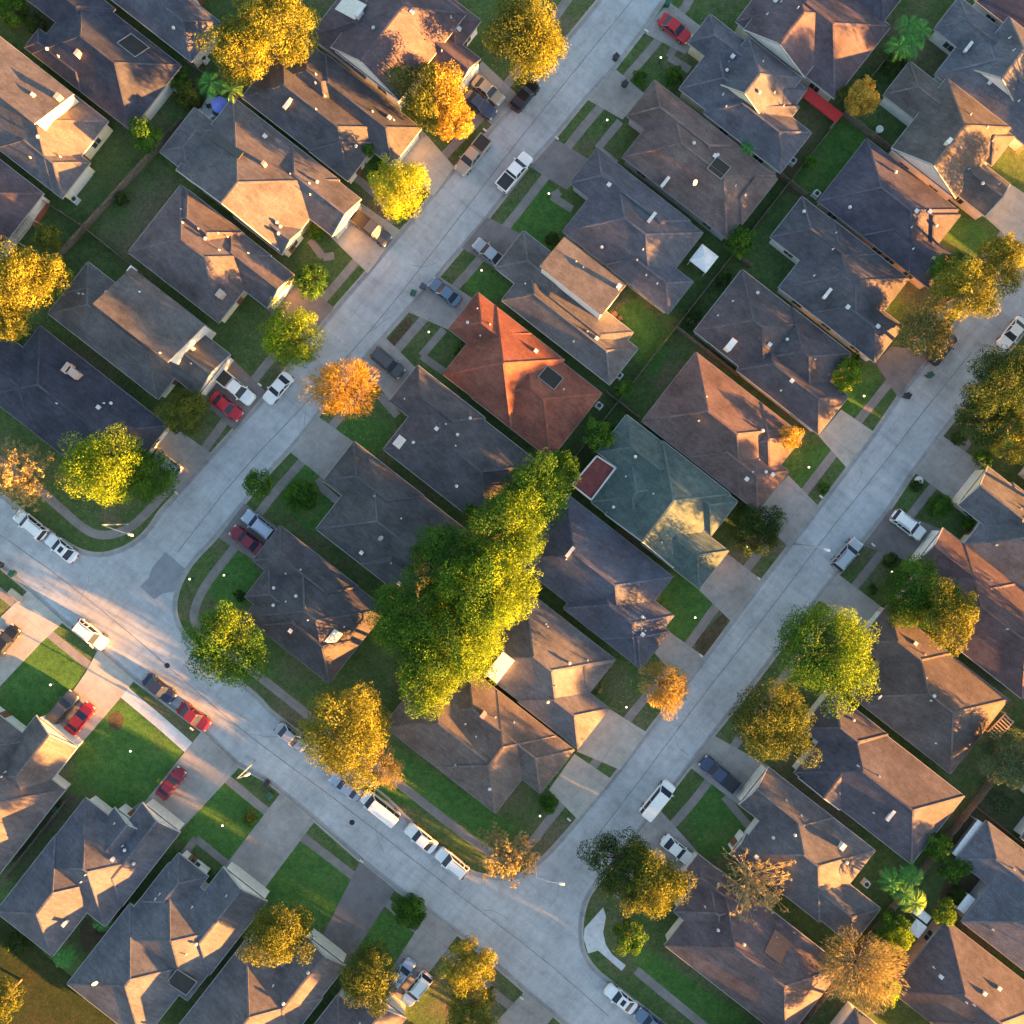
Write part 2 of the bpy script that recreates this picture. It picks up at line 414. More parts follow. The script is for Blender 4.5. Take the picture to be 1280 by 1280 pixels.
    for (u, v, kind, *rest) in extras:
        U, V = uvm(u, v, 4.0)
        z = hgt(U, V)
        if z < 0: z = 3.0
        c = P(U, V, z); mb = MB()
        if kind == 'chimney':
            sx, sy = [min(1.9, t*.8) for t in rest] if rest else (.55, .8)
            mb.box(c+Vector((0, 0, .2)), (sx, sy, 1.4), ANG); mb.box(c+Vector((0, 0, .94)), (sx+.1, sy+.1, .1), ANG)
            co = build('chimney', mb, M_WALL['pink'] if wall != 'white' else M_WALL['white'], ro, O)
        elif kind == 'longvent':
            mb.box(c+Vector((0, 0, .2)), (.35, 1.5, .45), ANG); mb.box(c+Vector((0, 0, .45)), (.42, 1.6, .06), ANG)
            build('ridge_vent', mb, M_VENT, ro, O)
        elif kind in ('well', 'panel', 'skylight', 'sheet', 'litsheet'):
            sx, sy = rest
            # follow the roof plane by sampling its gradient
            hx = (hgt(U+.2, V)-hgt(U-.2, V))/.4; hy = (hgt(U, V+.2)-hgt(U, V-.2))/.4
            def q(a, b, up): return P(U+a, V+b, z+hx*a+hy*b+up)
            cs = [(-sx/2, -sy/2), (sx/2, -sy/2), (sx/2, sy/2), (-sx/2, sy/2)]
            up = {'well': .05, 'panel': .16, 'skylight': .2, 'sheet': .14, 'litsheet': .14}[kind]
            vs = [q(a, b, -.05) for a, b in cs]+[q(a, b, up) for a, b in cs]
            mb.add(vs, [[0, 1, 5, 4], [1, 2, 6, 5], [2, 3, 7, 6], [3, 0, 4, 7], [4, 5, 6, 7]])
            m = {'well': M_DARK, 'panel': M_SOLAR, 'skylight': M_GLASS, 'sheet': M_GDOOR, 'litsheet': M_DOOR}[kind]  # well: no hole, the open court's shade is painted as a dark slab
            so = build({'well': 'painted_roof_opening', 'panel': 'solar_panel', 'skylight': 'skylight', 'sheet': 'metal_sheet', 'litsheet': 'sunlit_roof_patch'}[kind], mb, m, ro, O)
            if kind in ('well', 'skylight'):
                fb = MB()
                for k in range(4):
                    a, b = cs[k], cs[(k+1) % 4]; fb.beam(q(*a, up+.02), q(*b, up+.02), .10, .10)
                build('opening_frame', fb, M_GUT, ro, O)
        elif kind == 'roofbox':
            mb.box(P(U, V, 4.3), (1.75, 3.5, 2.0), ANG); so = build('rooftop_box', mb, M_CLW0, ro, O)
            mb = MB(); mb.box(P(U, V, 5.34), (1.9, 3.65, .07), ANG); build('box_lid', mb, M_CLW0, ro, O)
        elif kind == 'dish':
            mb.tube(c, c+Vector((0, 0, .6)), .04, .04, 6)
            d = Vector((.5, -.5, .6)).normalized(); mb.tube(c+Vector((0, 0, .6)), c+Vector((0, 0, .6))+d*.12, .1, .38, 12)
            build('satellite_dish', mb, M_VENT, ro, O)
    return root
M_CLW0 = mat_plain('white sheet roof', (.8, .8, .8), .5)
M_SOLAR = mat_plain('solar panel', (.035, .04, .045), .6)

NAVY = (.050, .054, .078); SLATE = (.096, .099, .128); DARK = (.068, .066, .092); PURP = (.102, .080, .098); BROWN = (.128, .100, .098)
GREY = (.118, .113, .128); RED = (.185, .072, .054); TEAL = (.082, .116, .116); BLUE = (.086, .094, .132); TAN = (.36, .25, .165); CHAR = (.082, .082, .098)

house('house', 'navy roofed house in the top left corner with a framed square roof opening', NAVY,
      [(72, 229, -28, 75, 'u', 'hh'), (60, 150, -28, 2, 'u', 'hh'), (10, 120, 21, 80, 'u', 'hh')], wall='tan', nv=5,
      extras=[(166, 58, 'well', 2.9, 2.2), (126, 6, 'chimney', .4, .9)])
house('house', 'slate grey house at the top edge between the navy house and the large golden tree', SLATE,
      [(80, 236, 86, 148, 'u', 'hh'), (60, 190, 100, 220, 'v', 'hh')], wall='white', nv=4)
house('house', 'two storey house at the left edge with sunlit tan upper roof and white gable wall', GREY,
      [(-4, 200, -148, -36, 'u', 'hh', 3.0, .42), (110, 214, -148, -91, 'u', 'hh', 3.0, .42), (-30, 145, -96, -36, 'u', 'S', 5.3, .40)], wall='cream', nv=6,
      extras=[(148, -52, 'chimney', .6, .9)])
house('house', 'purple brown roofed house cut by the left edge beside the red brick patio', PURP,
      [(20, 192, -262, -157, 'u', 'hh'), (60, 185, -262, -200, 'u', 'hh')], nv=4)
house('house', 'grey house with broad sunlit orange front slope and dark strip panel on its back slope', GREY,
      [(304, 473, -32, 84, 'v', 'gh', 3.0, .38), (400, 509, 23, 82, 'u', 'hg', 3.0, .5), (396, 474, -34, 6, 'u', 'hg', 3.0, .55), (274, 320, -27, 44, 'v', 'hh', 2.8, .3)],
      wall='cream', nv=8, extras=[(340, 30, 'panel', 5.0, 1.0), (392, 40, 'chimney', .4, .6)])
house('house', 'brownish grey hip roofed house above the bright yellow tree, below the white gabled house', CHAR,
      [(313, 480, 90, 172, 'u', 'hh'), (362, 514, 138, 198, 'u', 'hh'), (330, 420, 130, 196, 'v', 'hh'), (420, 482, 89, 150, 'u', 'hh')], wall='white', nv=8,
      extras=[(366, 118, 'longvent')])
house('house', 'tall dark purple house at the top edge with a long white gable wall', (.105, .085, .105),
      [(362, 470, 208, 345, 'v', 'gh', 4.2, .62), (430, 519, 266, 312, 'u', 'hg', 3.2, .6), (430, 490, 300, 350, 'v', 'hh', 3.2), (332, 420, 203, 300, 'u', 'hh', 3.0, .45)],
      nv=6, extras=[(352, 262, 'sheet', 3.6, 2.4), (371, 258, 'chimney', .6, 1.4)])
house('house', 'house with sunlit tan rear slope and dark front, above the white walled two storey house', (.115, .10, .11),
      [(320, 464, -150, -43, 'u', 'hh', 3.0, .48), (400, 501, -98, -44, 'u', 'hg', 3.0, .55), (330, 420, -100, -42, 'u', 'hh', 3.1, .62)], wall='cream', nv=8,
      extras=[(445, -120, 'chimney', .9, 1.2)])
house('house', 'two storey grey roofed house with bright white upper walls beside the white pickup truck', (.106, .102, .110),
      [(288, 463, -272, -190, 'u', 'hh', 3.0, .42), (425, 500, -238, -172, 'u', 'hg', 3.0, .5), (335, 452, -226, -162, 'u', 'S', 5.7, .32), (288, 350, -240, -190, 'v', 'hh', 3., .4)],
      nv=8, extras=[(335, -165, 'chimney', .5, 1.0)])
house('house', 'large dark blue roofed house at the left edge above the round yellow green tree', NAVY,
      [(290, 493, -400, -290, 'u', 'hh', 3.0, .45), (230, 360, -400, -325, 'u', 'hh', 3.0, .45), (400, 493, -345, -291, 'u', 'hh', 3.0, .45)], wall='tan', nv=5,
      extras=[(362, -310, 'chimney', 1.9, 1.1), (352, -310, 'chimney', .9, 1.6)])
# --- middle block, houses on the left street
house('house', 'purple brown house with a white gable wall, behind the yellow gabled house at the top', PURP,
      [(741, 898, 545, 660, 'u', 'hh', 3.0, .45), (755, 852, 543, 640, 'v', 'gh', 3.6, .5)], 'u-', nv=6)
house('house', 'dark roofed house corner at the top edge right of the purple brown house', DARK,
      [(740, 887, 656, 740, 'u', 'hh'), (760, 850, 690, 790, 'v', 'hh')], 'u-', nv=2)
house('house', 'slate grey house with yellow cream gable wall and sunlit side, behind the red car', SLATE,
      [(710, 864, 487, 533, 'u', 'hh'), (737, 870, 435, 510, 'u', 'hh', 3., .42), (765, 850, 468, 540, 'v', 'gh', 3.6, .62), (780, 902, 430, 494, 'u', 'hh', 3., .5)], 'u-', 'cream', nv=8)
house('house', 'large plain brown hip roofed house with a small dark square opening near a green palm', (.132, .102, .104),
      [(734, 900, 324, 424, 'u', 'hh', 3.0, .46), (706, 840, 368, 425, 'u', 'hh', 3.0, .5), (860, 904, 350, 422, 'v', 'hh')], 'u-', 'grey', nv=5,
      extras=[(838, 383, 'well', 2.2, 2.4), (795, 334, 'longvent'), (825, 352, 'dish')])
house('house', 'blue grey hip roofed house with a white gazebo behind it', SLATE,
      [(732, 872, 205, 312, 'u', 'hh', 3.0, .44), (702, 850, 258, 314, 'u', 'hh', 3.0, .48), (800, 900, 205, 256, 'u', 'hh')], 'u-', 'grey', nv=6,
      extras=[(810, 285, 'longvent')])
house('house', 'grey roofed house with a raised tan sunlit upper roof and long white upper wall', (.118, .112, .120),
      [(725, 897, 90, 148, 'u', 'hh', 3.0, .42), (693, 790, 117, 176, 'u', 'hh', 3.0, .42), (738, 836, 150, 201, 'u', 'S', 6.2, .24), (740, 880, 100, 160, 'u', 'hh', 3.0, .30)], 'u-', 'white', nv=6,
      extras=[(832, 186, 'chimney', .5, .7)])
house('house', 'terracotta red roofed house in the middle of the picture', RED,
      [(770, 896, -29, 76, 'u', 'hh', 3.0, .34), (724, 833, -28, 80, 'v', 'hh', 3.0, .55), (695, 780, 21, 80, 'u', 'hh', 3.0, .5)], 'u-', 'tan', nv=6,
      extras=[(833, 52, 'well', 2.6, 2.0)])
house('house', 'dark grey hip roofed house directly below the terracotta roofed house', (.088, .084, .096),
      [(723, 892, -148, -41, 'u', 'hh', 3.0, .5), (692, 800, -96, -38, 'u', 'hh', 3.0, .52), (700, 780, -130, -60, 'v', 'hh', 3.0, .5)][:2], 'u-', nv=9,
      extras=[(733, -128, 'sheet', 1.2, 1.5)])
house('house', 'charcoal roofed house with white gutters left of the long row of green trees', (.085, .084, .090),
      [(718, 884, -278, -163, 'u', 'hh', 3.0, .48), (688, 800, -225, -162, 'u', 'hh', 3.0, .52), (790, 884, -278, -220, 'u', 'hh', 3.1, .6)], 'u-', nv=9,
      extras=[(790, -235, 'dish')])
house('house', 'dark folded hip roofed house on the street corner beside the round green tree', (.082, .078, .088),
      [(715, 850, -420, -303, 'v', 'hh', 3.0, .5), (680, 806, -358, -302, 'u', 'hh', 3.0, .55), (735, 850, -418, -350, 'u', 'hh', 3.0, .6), (700, 780, -400, -350, 'u', 'hh', 3., .55)], 'u-', 'grey', nv=9,
      extras=[(820, -370, 'sheet', 1.2, 2.0)])
# --- middle block, houses on the right street
house('house', 'blue grey house at the upper right edge with pale gable and sunlit peach side', (.115, .118, .145),
      [(978, 1125, 646, 738, 'u', 'hh', 3.0, .45), (1006, 1082, 678, 760, 'v', 'gh', 3.8, .62), (942, 1050, 690, 742, 'u', 'hh')], nv=5, extras=[(990, 700, 'longvent')])
house('house', 'dark roofed house in the very top right corner', DARK, [(960, 1130, 750, 850, 'u', 'hh'), (1000, 1150, 800, 880, 'u', 'hh')], nv=4)
house('house', 'brown grey house with lilac white gable wall and sunlit orange slope, upper right', (.115, .10, .098),
      [(943, 1030, 586, 640, 'u', 'hh', 3., .5), (992, 1094, 540, 652, 'v', 'gh', 3.4, .55), (1060, 1137, 545, 596, 'u', 'hg', 3.0, .5), (1060, 1105, 600, 646, 'u', 'hh')], nv=6,
      extras=[(1040, 575, 'chimney', .5, .8)])
house('house', 'dark purple hip roofed house with an orange lit edge just below the lilac gabled house', (.076, .070, .096),
      [(960, 1106, 431, 531, 'u', 'hh', 3., .5), (1030, 1138, 431, 482, 'u', 'hh', 3., .52), (1040, 1112, 470, 527, 'u', 'hh')], wall='pink', nv=8)
house('house', 'dark slate hip roofed house left of the large golden tree on the right', (.084, .082, .10),
      [(988, 1110, 316, 425, 'u', 'hh', 3., .5), (941, 1060, 359, 424, 'u', 'hh', 3., .52), (1040, 1141, 316, 374, 'u', 'hh', 3., .52)], nv=8, extras=[(1040, 345, 'longvent')])
house('house', 'dark house with an orange lit L shaped ridge beside the small bright green tree', (.088, .078, .090),
      [(938, 1050, 208, 306, 'v', 'hh', 3., .5), (1016, 1111, 222, 307, 'v', 'hh', 3., .52), (1010, 1141, 202, 263, 'u', 'hh', 3., .52)], wall='white', nv=8,
      extras=[(985, 222, 'chimney', .9, 1.9)])
house('house', 'dark maroon brown hip roofed house touching the small orange tree', (.125, .088, .088),
      [(956, 1112, 79, 189, 'u', 'hh', 3., .5), (1030, 1140, 79, 143, 'u', 'hh', 3., .52), (1060, 1127, 120, 189, 'v', 'hh', 3., .5)], wall='pink', nv=9,
      extras=[(1113, 176, 'dish')])
house('house', 'teal green roofed house with a cream gable wall near the centre right', TEAL,
      [(992, 1100, -41, 76, 'v', 'gh', 3.2, .5), (936, 1040, 14, 74, 'u', 'hh', 3., .5), (968, 1040, -40, 40, 'v', 'hh', 3., .5), (1050, 1142, -42, 18, 'u', 'hh', 3., .5), (1050, 1113, 20, 74, 'u', 'hh')], wall='cream', nv=5)
house('house', 'blue roofed house right of the long green tree row and below the teal roofed house', BLUE,
      [(937, 1107, -157, -50, 'u', 'hh', 3., .5), (1023, 1138, -166, -88, 'u', 'hh', 3., .52), (1085, 1146, -166, -107, 'u', 'hh', 3., .5)], wall='grey', nv=6, extras=[(985, -105, 'longvent')])
house('house', 'grey house with two peach lit hip ends and a white flat awning at its corner', (.135, .128, .142),
      [(970, 1114, -291, -176, 'u', 'hh', 3., .46), (1050, 1146, -293, -229, 'u', 'hh', 3., .5), (1060, 1113, -232, -180, 'v', 'hh')], wall='pink', nv=6, extras=[(1005, -271, 'roofbox')])
house('house', 'tan brown roofed corner house below the long green tree row', (.135, .112, .108),
      [(975, 1143, -366, -297, 'u', 'hh', 3., .5), (936, 1113, -420, -320, 'u', 'hh', 3., .46), (1020, 1114, -420, -298, 'v', 'hh', 3., .5)], wall='grey', nv=6, extras=[(1025, -330, 'chimney', .6, .9)])
# --- right block
house('house', 'grey roofed house at the right edge with a cream front gable below dark trees', (.12, .12, .14),
      [(1332, 1430, 240, 301, 'u', 'gh', 3.2, .6), (1368, 1520, 206, 304, 'u', 'hh', 3., .5)], 'u-', 'cream', nv=3)
house('house', 'purple red roofed house behind the white parked utility vehicle on the right', (.112, .078, .086),
      [(1335, 1450, 150, 206, 'u', 'gh', 3., .5), (1368, 1545, 98, 206, 'u', 'hh', 3., .48), (1348, 1420, 100, 160, 'u', 'hh')], 'u-', nv=8)
house('house', 'dark brown hip roofed house right of the tall green and yellow tree', (.105, .088, .088),
      [(1377, 1532, -31, 87, 'u', 'hh', 3., .5), (1340, 1440, 26, 88, 'u', 'hh', 3., .52)], 'u-', 'pink', nv=6, extras=[(1400, -10, 'dish')])
house('house', 'dark blue purple house below the dark brown hip roofed house on the right side', (.082, .078, .10),
      [(1377, 1563, -150, -42, 'u', 'hh', 3., .5), (1350, 1440, -101, -40, 'u', 'hh', 3., .55), (1385, 1450, -152, -80, 'v', 'gh', 3., .52)], 'u-', nv=6,
      extras=[(1500, -118, 'longvent')])
house('house', 'grey house with a bright orange lit patch, behind the white van and bare branched tree', (.108, .106, .118),
      [(1380, 1517, -278, -164, 'u', 'hh', 3., .48), (1347, 1450, -224, -164, 'u', 'gh', 3., .5), (1440, 1567, -275, -217, 'u', 'hh', 3., .5), (1376, 1420, -280, -246, 'u', 'gh', 2.9, .5)], 'u-', nv=6, extras=[(1478, -185, 'chimney', .6, 1.0)])
house('house', 'purple brown corner house at the bottom right behind the large olive tree', (.125, .10, .11),
      [(1382, 1575, -420, -303, 'u', 'hh', 3., .5), (1345, 1450, -342, -304, 'u', 'hh', 3., .5), (1365, 1440, -380, -310, 'v', 'hh', 3., .5)], 'u-', nv=6,
      extras=[(1492, -333, 'litsheet', 2.6, 2.8)])  # brown sheet stands in for a sunlit patch of this roof
house('house', 'dark plum roofed house in the bottom right corner with an orange lit side', (.10, .088, .10),
      [(1640, 1810, -291, -178, 'u', 'hh', 3., .5), (1700, 1850, -291, -220, 'u', 'hh')], wall='pink', nv=7)
house('house', 'plain grey L shaped house at the right edge near the bottom', (.118, .12, .148),
      [(1656, 1800, -168, -50, 'u', 'hh', 3., .4), (1603, 1720, -111, -49, 'u', 'hh', 3., .42)], wall='grey', nv=4)
house('house', 'small visible roof corner at the bottom edge beside the large bare tan tree', (.11, .11, .13), [(1618, 1760, -440, -335, 'u', 'hh')], nv=2)
# --- lower left block
house('house', 'small grey roofed house at the left edge beside the red car, with white front gutters', (.12, .105, .11),
      [(500, 672, -862, -728, 'v', 'hh', 3., .45), (586, 651, -775, -677, 'v', 'hg', 3., .6), (520, 600, -780, -705, 'u', 'hh', 3., .5)], 'v+', nv=4)
house('house', 'slate grey house with a thin orange lit ridge, second from the left along the bottom', (.098, .099, .124),
      [(698, 817, -832, -720, 'u', 'hh', 3., .5), (758, 818, -800, -681, 'v', 'hg', 3., .5), (697, 788, -902, -780, 'v', 'hh', 3., .52), (734, 790, -780, -707, 'v', 'hg', 3., .5)], 'v+', nv=7, extras=[(775, -858, 'chimney', .4, .6)])
house('house', 'slate grey house with orange lit ridge and dark recessed patio, third along the bottom', (.105, .108, .128),
      [(830, 955, -842, -720, 'u', 'hh', 3., .42), (887, 957, -800, -682, 'v', 'hg', 3., .5), (823, 942, -918, -790, 'v', 'hh', 3., .42), (832, 880, -780, -703, 'v', 'hh', 3., .5)], 'v+', nv=6,
      extras=[(935, -828, 'well', 3.0, 2.6), (850, -890, 'dish')])
house('house', 'grey roofed house at the bottom edge behind the golden olive tree', (.12, .11, .12),
      [(965, 1086, -905, -735, 'v', 'hh', 3., .45), (1022, 1084, -800, -685, 'v', 'hg', 3., .5)], 'v+', nv=4)
house('house', 'grey brown roof at the bottom edge mostly hidden by the olive and yellow tree', (.115, .10, .11),
      [(1098, 1210, -860, -720, 'v', 'hh', 3., .5), (1120, 1184, -800, -690, 'v', 'hg', 3., .5)], 'v+', nv=4)
# --- neighbours just outside the frame (they cast the long evening shadows)
off = [(1350, 1510, 322, 425, 'u-', 'under the dark trees at the right edge'), (1350, 1510, 440, 545, 'u-', 'beyond the right edge, first up the street'), (1350, 1510, 560, 660, 'u-', 'beyond the right edge, second up the street'),
       (1625, 1790, 195, 300, 'u+', 'beyond the right edge behind the cream gabled house'), (1625, 1790, 75, 180, 'u+', 'beyond the right edge behind the purple red house'),
       (1625, 1790, -40, 62, 'u+', 'beyond the right edge behind the dark brown house'), (1625, 1790, 312, 415, 'u+', 'far beyond the right edge under no trees'),
       (2030, 2190, -160, -50, 'u-', 'across the next street right of the plain grey house'), (2030, 2190, -290, -180, 'u-', 'across the next street right of the plum house'), (2030, 2190, -410, -305, 'u-', 'across the next street at its lower corner'),
       (2030, 2190, -40, 70, 'u-', 'across the next street level with the dark brown house'),
       (1225, 1340, -860, -690, 'v+', 'below the bottom edge near the street bend'), (1360, 1480, -860, -690, 'v+', 'below the bottom edge, second along'), (1500, 1620, -860, -690, 'v+', 'below the bottom edge, third along')]
for i, (u0, u1, v0, v1, fr, where) in enumerate(off):
    c = [SLATE, BROWN, DARK, GREY, PURP][i % 5]
    if fr[0] == 'u':
        wg = [(u0+25, u1, v0, v1, 'u', 'hh', 3., .5), (u0, u0+110, v0+45, v1, 'u', 'hh', 3., .5)]
    else: wg = [(u0, u1, v0, v1-40, 'v', 'hh', 3., .5), (u0+50, u1, v1-110, v1, 'v', 'hg', 3., .5)]
    house('house', ['slate', 'brown', 'dark', 'grey', 'plum'][i % 5]+' roofed house '+where, c, wg, fr, nv=3)
# ------------------------------------------------------------------ ground, roads, blocks
def smooth_poly(pts, n=6):                       # Catmull-Rom through pixel points
    out = []
    for i in range(len(pts)-1):
        p0 = pts[max(i-1, 0)]; p1 = pts[i]; p2 = pts[i+1]; p3 = pts[min(i+2, len(pts)-1)]
        for k in range(n):
            t = k/n
            out.append(tuple(.5*((2*p1[j])+(-p0[j]+p2[j])*t+(2*p0[j]-5*p1[j]+4*p2[j]-p3[j])*t*t+(-p0[j]+3*p1[j]-3*p2[j]+p3[j])*t**3) for j in (0, 1)))
    out.append(tuple(pts[-1])); return out
def S(o): o['kind'] = 'structure'; return o
mb = MB(); R_ = 2500
mb.face([(-R_, -R_, -.06), (R_, -R_, -.06), (R_, R_, -.06), (-R_, R_, -.06)]); S(build('ground', mb, M_GROUND))
mb = MB(); mb.face([W(*p, 0) for p in ((-900, 2200), (2600, 2200), (2600, -1100), (-900, -1100))]); S(build('road', mb, M_ROAD))
def poly_px(pts, z): return [W(x, y, 0)+Vector((0, 0, z)) for x, y in pts]
def area(pts): return sum(pts[i][0]*pts[(i+1) % len(pts)][1]-pts[(i+1) % len(pts)][0]*pts[i][1] for i in range(len(pts)))
def block(name, pts):
    ps = poly_px(pts, 0)
    if area(ps) < 0: ps.reverse()
    m = MB(); m.prism([(p.x, p.y) for p in ps], -.05, .12, 0, False); S(build(name, m, M_GRASS))
def strip(pts, w, z0, z1, m=None, mb=None):           # ribbon along a pixel polyline
    c = [W(x, y, 0) for x, y in pts]; L = []; Rr = []
    for i, p in enumerate(c):
        d = (c[min(i+1, len(c)-1)]-c[max(i-1, 0)]); d.normalize(); n = Vector((-d.y, d.x, 0))
        L.append(p+n*w/2); Rr.append(p-n*w/2)
    mb = mb or MB(); n = len(c); vs = []
    for p, q in zip(L, Rr): vs += [(p.x, p.y, z1), (q.x, q.y, z1), (p.x, p.y, z0), (q.x, q.y, z0)]
    fs = []
    for i in range(n-1):
        a = 4*i; b = a+4
        fs += [[a, a+1, b+1, b][::-1], [a, b, b+2, a+2], [a+1, a+3, b+3, b+1]]
    fs += [[0, 2, 3, 1], [4*n-4, 4*n-3, 4*n-1, 4*n-2]]
    mb.add(vs, fs); return mb
kA = [(1100, -452), (747, 0), (710, 45), (640, 131), (566, 211), (495, 295), (457, 340), (416, 387), (320, 507), (291, 537), (221, 615), (200, 638), (185, 660), (165, 678), (140, 689), (118, 691), (95, 684), (60, 661), (30, 638), (0, 615), (-700, 80)]
kAs = kA[:9]+smooth_poly(kA[8:20], 4)[1:]+[kA[20]]
block('lawn_upper_left_block', kAs+[(-900, -100), (-900, -1100), (1100, -1100)])
kB = [(1190, -440), (831, 2), (805, 40), (767, 89), (736, 122), (696, 171), (662, 208), (612, 272), (549, 346), (511, 389), (455, 452), (397, 522), (365, 562), (337, 592), (275, 668), (248, 697), (233, 718), (223, 742), (221, 764), (229, 787), (250, 810), (320, 867), (350, 896), (470, 985), (510, 1022), (545, 1055), (585, 1085), (602, 1092), (622, 1095), (640, 1095), (658, 1087), (685, 1064), (722, 1022), (768, 967), (815, 905), (880, 822), (914, 776), (950, 727), (1017, 640), (1057, 586), (1090, 542), (1122, 495), (1162, 443), (1280, 292), (1850, -440)]
kBs = kB[:14]+smooth_poly(kB[13:35], 4)[1:]+kB[35:]
block('lawn_middle_block', kBs)
kC = [(1960, -440), (1345, 335), (1177, 545), (1145, 588), (1112, 638), (1045, 722), (1025, 747), (930, 872), (890, 922), (866, 955), (825, 1008), (770, 1078), (745, 1108), (733, 1130), (728, 1160), (731, 1188), (745, 1210), (765, 1227), (835, 1282), (1100, 1490), (1760, 2000)]
kCs = kC[:9]+smooth_poly(kC[8:19], 4)[1:]+kC[19:]
block('lawn_right_block', kCs+[(2300, 2200), (2600, 2200), (2600, -1100), (2400, -1100)])
kD = [(-700, 150), (0, 709), (37, 740), (77, 776), (125, 814), (166, 849), (255, 916), (295, 956), (335, 978), (392, 1025), (452, 1078), (492, 1110), (537, 1142), (570, 1166), (640, 1226), (657, 1241), (690, 1268), (760, 1330), (1500, 1900), (1700, 2200)]
block('lawn_lower_left_block', kD+[(-900, 2200), (-900, 200)])
kb = MB()
for k in (kAs, kBs, kCs, kD): strip(k, .30, -.02, .135, None, kb)
S(build('kerb', kb, M_KERB))
gp = MB()
for k in (kAs, kBs, kCs, kD): strip(k, 1.15, -.03, .008, None, gp)
S(build('gutter_pan', gp, mat_concrete('gutter pan concrete', (.33, .325, .33), 3.0, .3, .02)))
TAR = mat_plain('tar seam', (.21, .21, .22), .8, 0, .3, 1.0)
for sm in ([(815, -30), (735, 68), (640, 186), (560, 290), (486, 385), (395, 490), (300, 592), (222, 690)], [(1215, 440), (1150, 520), (1098, 588), (1040, 660), (960, 765), (880, 868), (800, 975), (742, 1050)],
           [(-20, 655), (70, 718), (160, 790), (300, 910), (420, 1000), (560, 1108), (680, 1200), (760, 1270)]):
    rnd_ = random.Random(len(sm)); pts_ = [(x+rnd_.uniform(-.2, .2), y+rnd_.uniform(-.2, .2)) for x, y in smooth_poly(sm, 8)]
    S(build('tar_seam', strip(pts_, .11, -.02, .0065), TAR))
for k_, (cx_, cy_) in enumerate(((640, 178), (590, 262), (530, 330), (470, 400), (380, 530), (120, 735), (330, 920), (470, 1050), (620, 1140), (700, 1120), (850, 930), (930, 790), (1010, 690), (1080, 600))):
    rnd_ = random.Random(k_*7+1); a_ = rnd_.uniform(0, 3.1); pts_ = []; x_, y_ = cx_-18*math.cos(a_), cy_-18*math.sin(a_)
    for j_ in range(14):
        pts_.append((x_, y_)); a_ += rnd_.uniform(-.3, .3); x_ += 2.8*math.cos(a_); y_ += 2.8*math.sin(a_)
    S(build('road_crack', strip(pts_, .055, -.02, .0052), TAR))
gut = MB()
def offset(pts, d):
    c = []
    for i, p in enumerate(pts):
        a = pts[max(i-1, 0)]; b = pts[min(i+1, len(pts)-1)]; dx, dy = b[0]-a[0], b[1]-a[1]; L = math.hypot(dx, dy) or 1
        c.append((p[0]-dy/L*d, p[1]+dx/L*d))
    return c
# darker asphalt patch in the junction
z = [(827+0, 200), (870, 235), (932, 290), (900, 335), (880, 395), (815, 408), (770, 437), (700, 372), (745, 330), (760, 280)]
mb = MB(); mb.face([W(x/4, 640+y/4)+Vector((0, 0, .006)) for x, y in z][::-1]); S(build('asphalt_patch', mb, M_ASPH))
# sidewalks
walks = [
 [(1060, -440), (862+20, -40), (838, 30), (807, 70), (731, 157), (662, 247), (585, 342), (527, 402), (452, 490), (375, 580), (335, 627), (295, 682), (262, 725), (247, 752), (243, 772), (252, 788), (280, 812), (325, 846), (377, 887), (430, 930), (490, 973), (560, 1027), (610, 1064), (630, 1071), (648, 1066), (665, 1052), (690, 1020), (747, 950), (790, 892), (857, 810), (897, 755), (930, 715), (1000, 622), (1042, 567), (1072, 527), (1110, 480), (1150, 430), (1200, 365), (1270, 272), (1800, -400)],
 [(1040, -440), (720, -15), (685, 40), (640, 98), (600, 148), (560, 190), (525, 230), (480, 285), (447, 325), (417, 360), (370, 414), (330, 460), (300, 500), (268, 545), (235, 588), (205, 618), (180, 645), (158, 662), (130, 669), (105, 660), (70, 630), (30, 595), (-20, 560), (-700, 30)],
 [(1980, -400), (1340, 380), (1215, 545), (1155, 622), (1110, 680), (1065, 737), (1020, 790), (980, 845), (930, 915), (890, 970), (865, 1003), (835, 1037), (790, 1090), (768, 1120)],
 [(795, 1212), (875, 1278), (1150, 1500), (1700, 1930)],
 [(-700, 195), (0, 740), (22, 760), (62, 792), (112, 832), (150, 862)],
 [(246, 942), (297, 984), (335, 1015), (380, 1047), (445, 1097), (490, 1133), (520, 1160), (615, 1237), (680, 1290), (1400, 1850)]]
mb = MB()
for w in walks: strip(smooth_poly(w, 3), 1.15, .1, .132, None, mb)
S(build('sidewalk', mb, M_WALK))
mb = MB(); strip([(152, 862), (200, 902), (243, 940)], 1.6, .1, .134, None, mb); S(build('sidewalk', mb, M_NEWLITWALK))  # sunlit stretch: its light is painted in as brighter concrete
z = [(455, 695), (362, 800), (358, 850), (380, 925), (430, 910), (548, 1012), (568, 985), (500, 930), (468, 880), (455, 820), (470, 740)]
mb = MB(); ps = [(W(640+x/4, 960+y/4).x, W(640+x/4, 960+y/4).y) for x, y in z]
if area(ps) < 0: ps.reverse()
mb.prism(ps, .05, .137, 0, False); S(build('sidewalk', mb, M_NEWLITWALK))
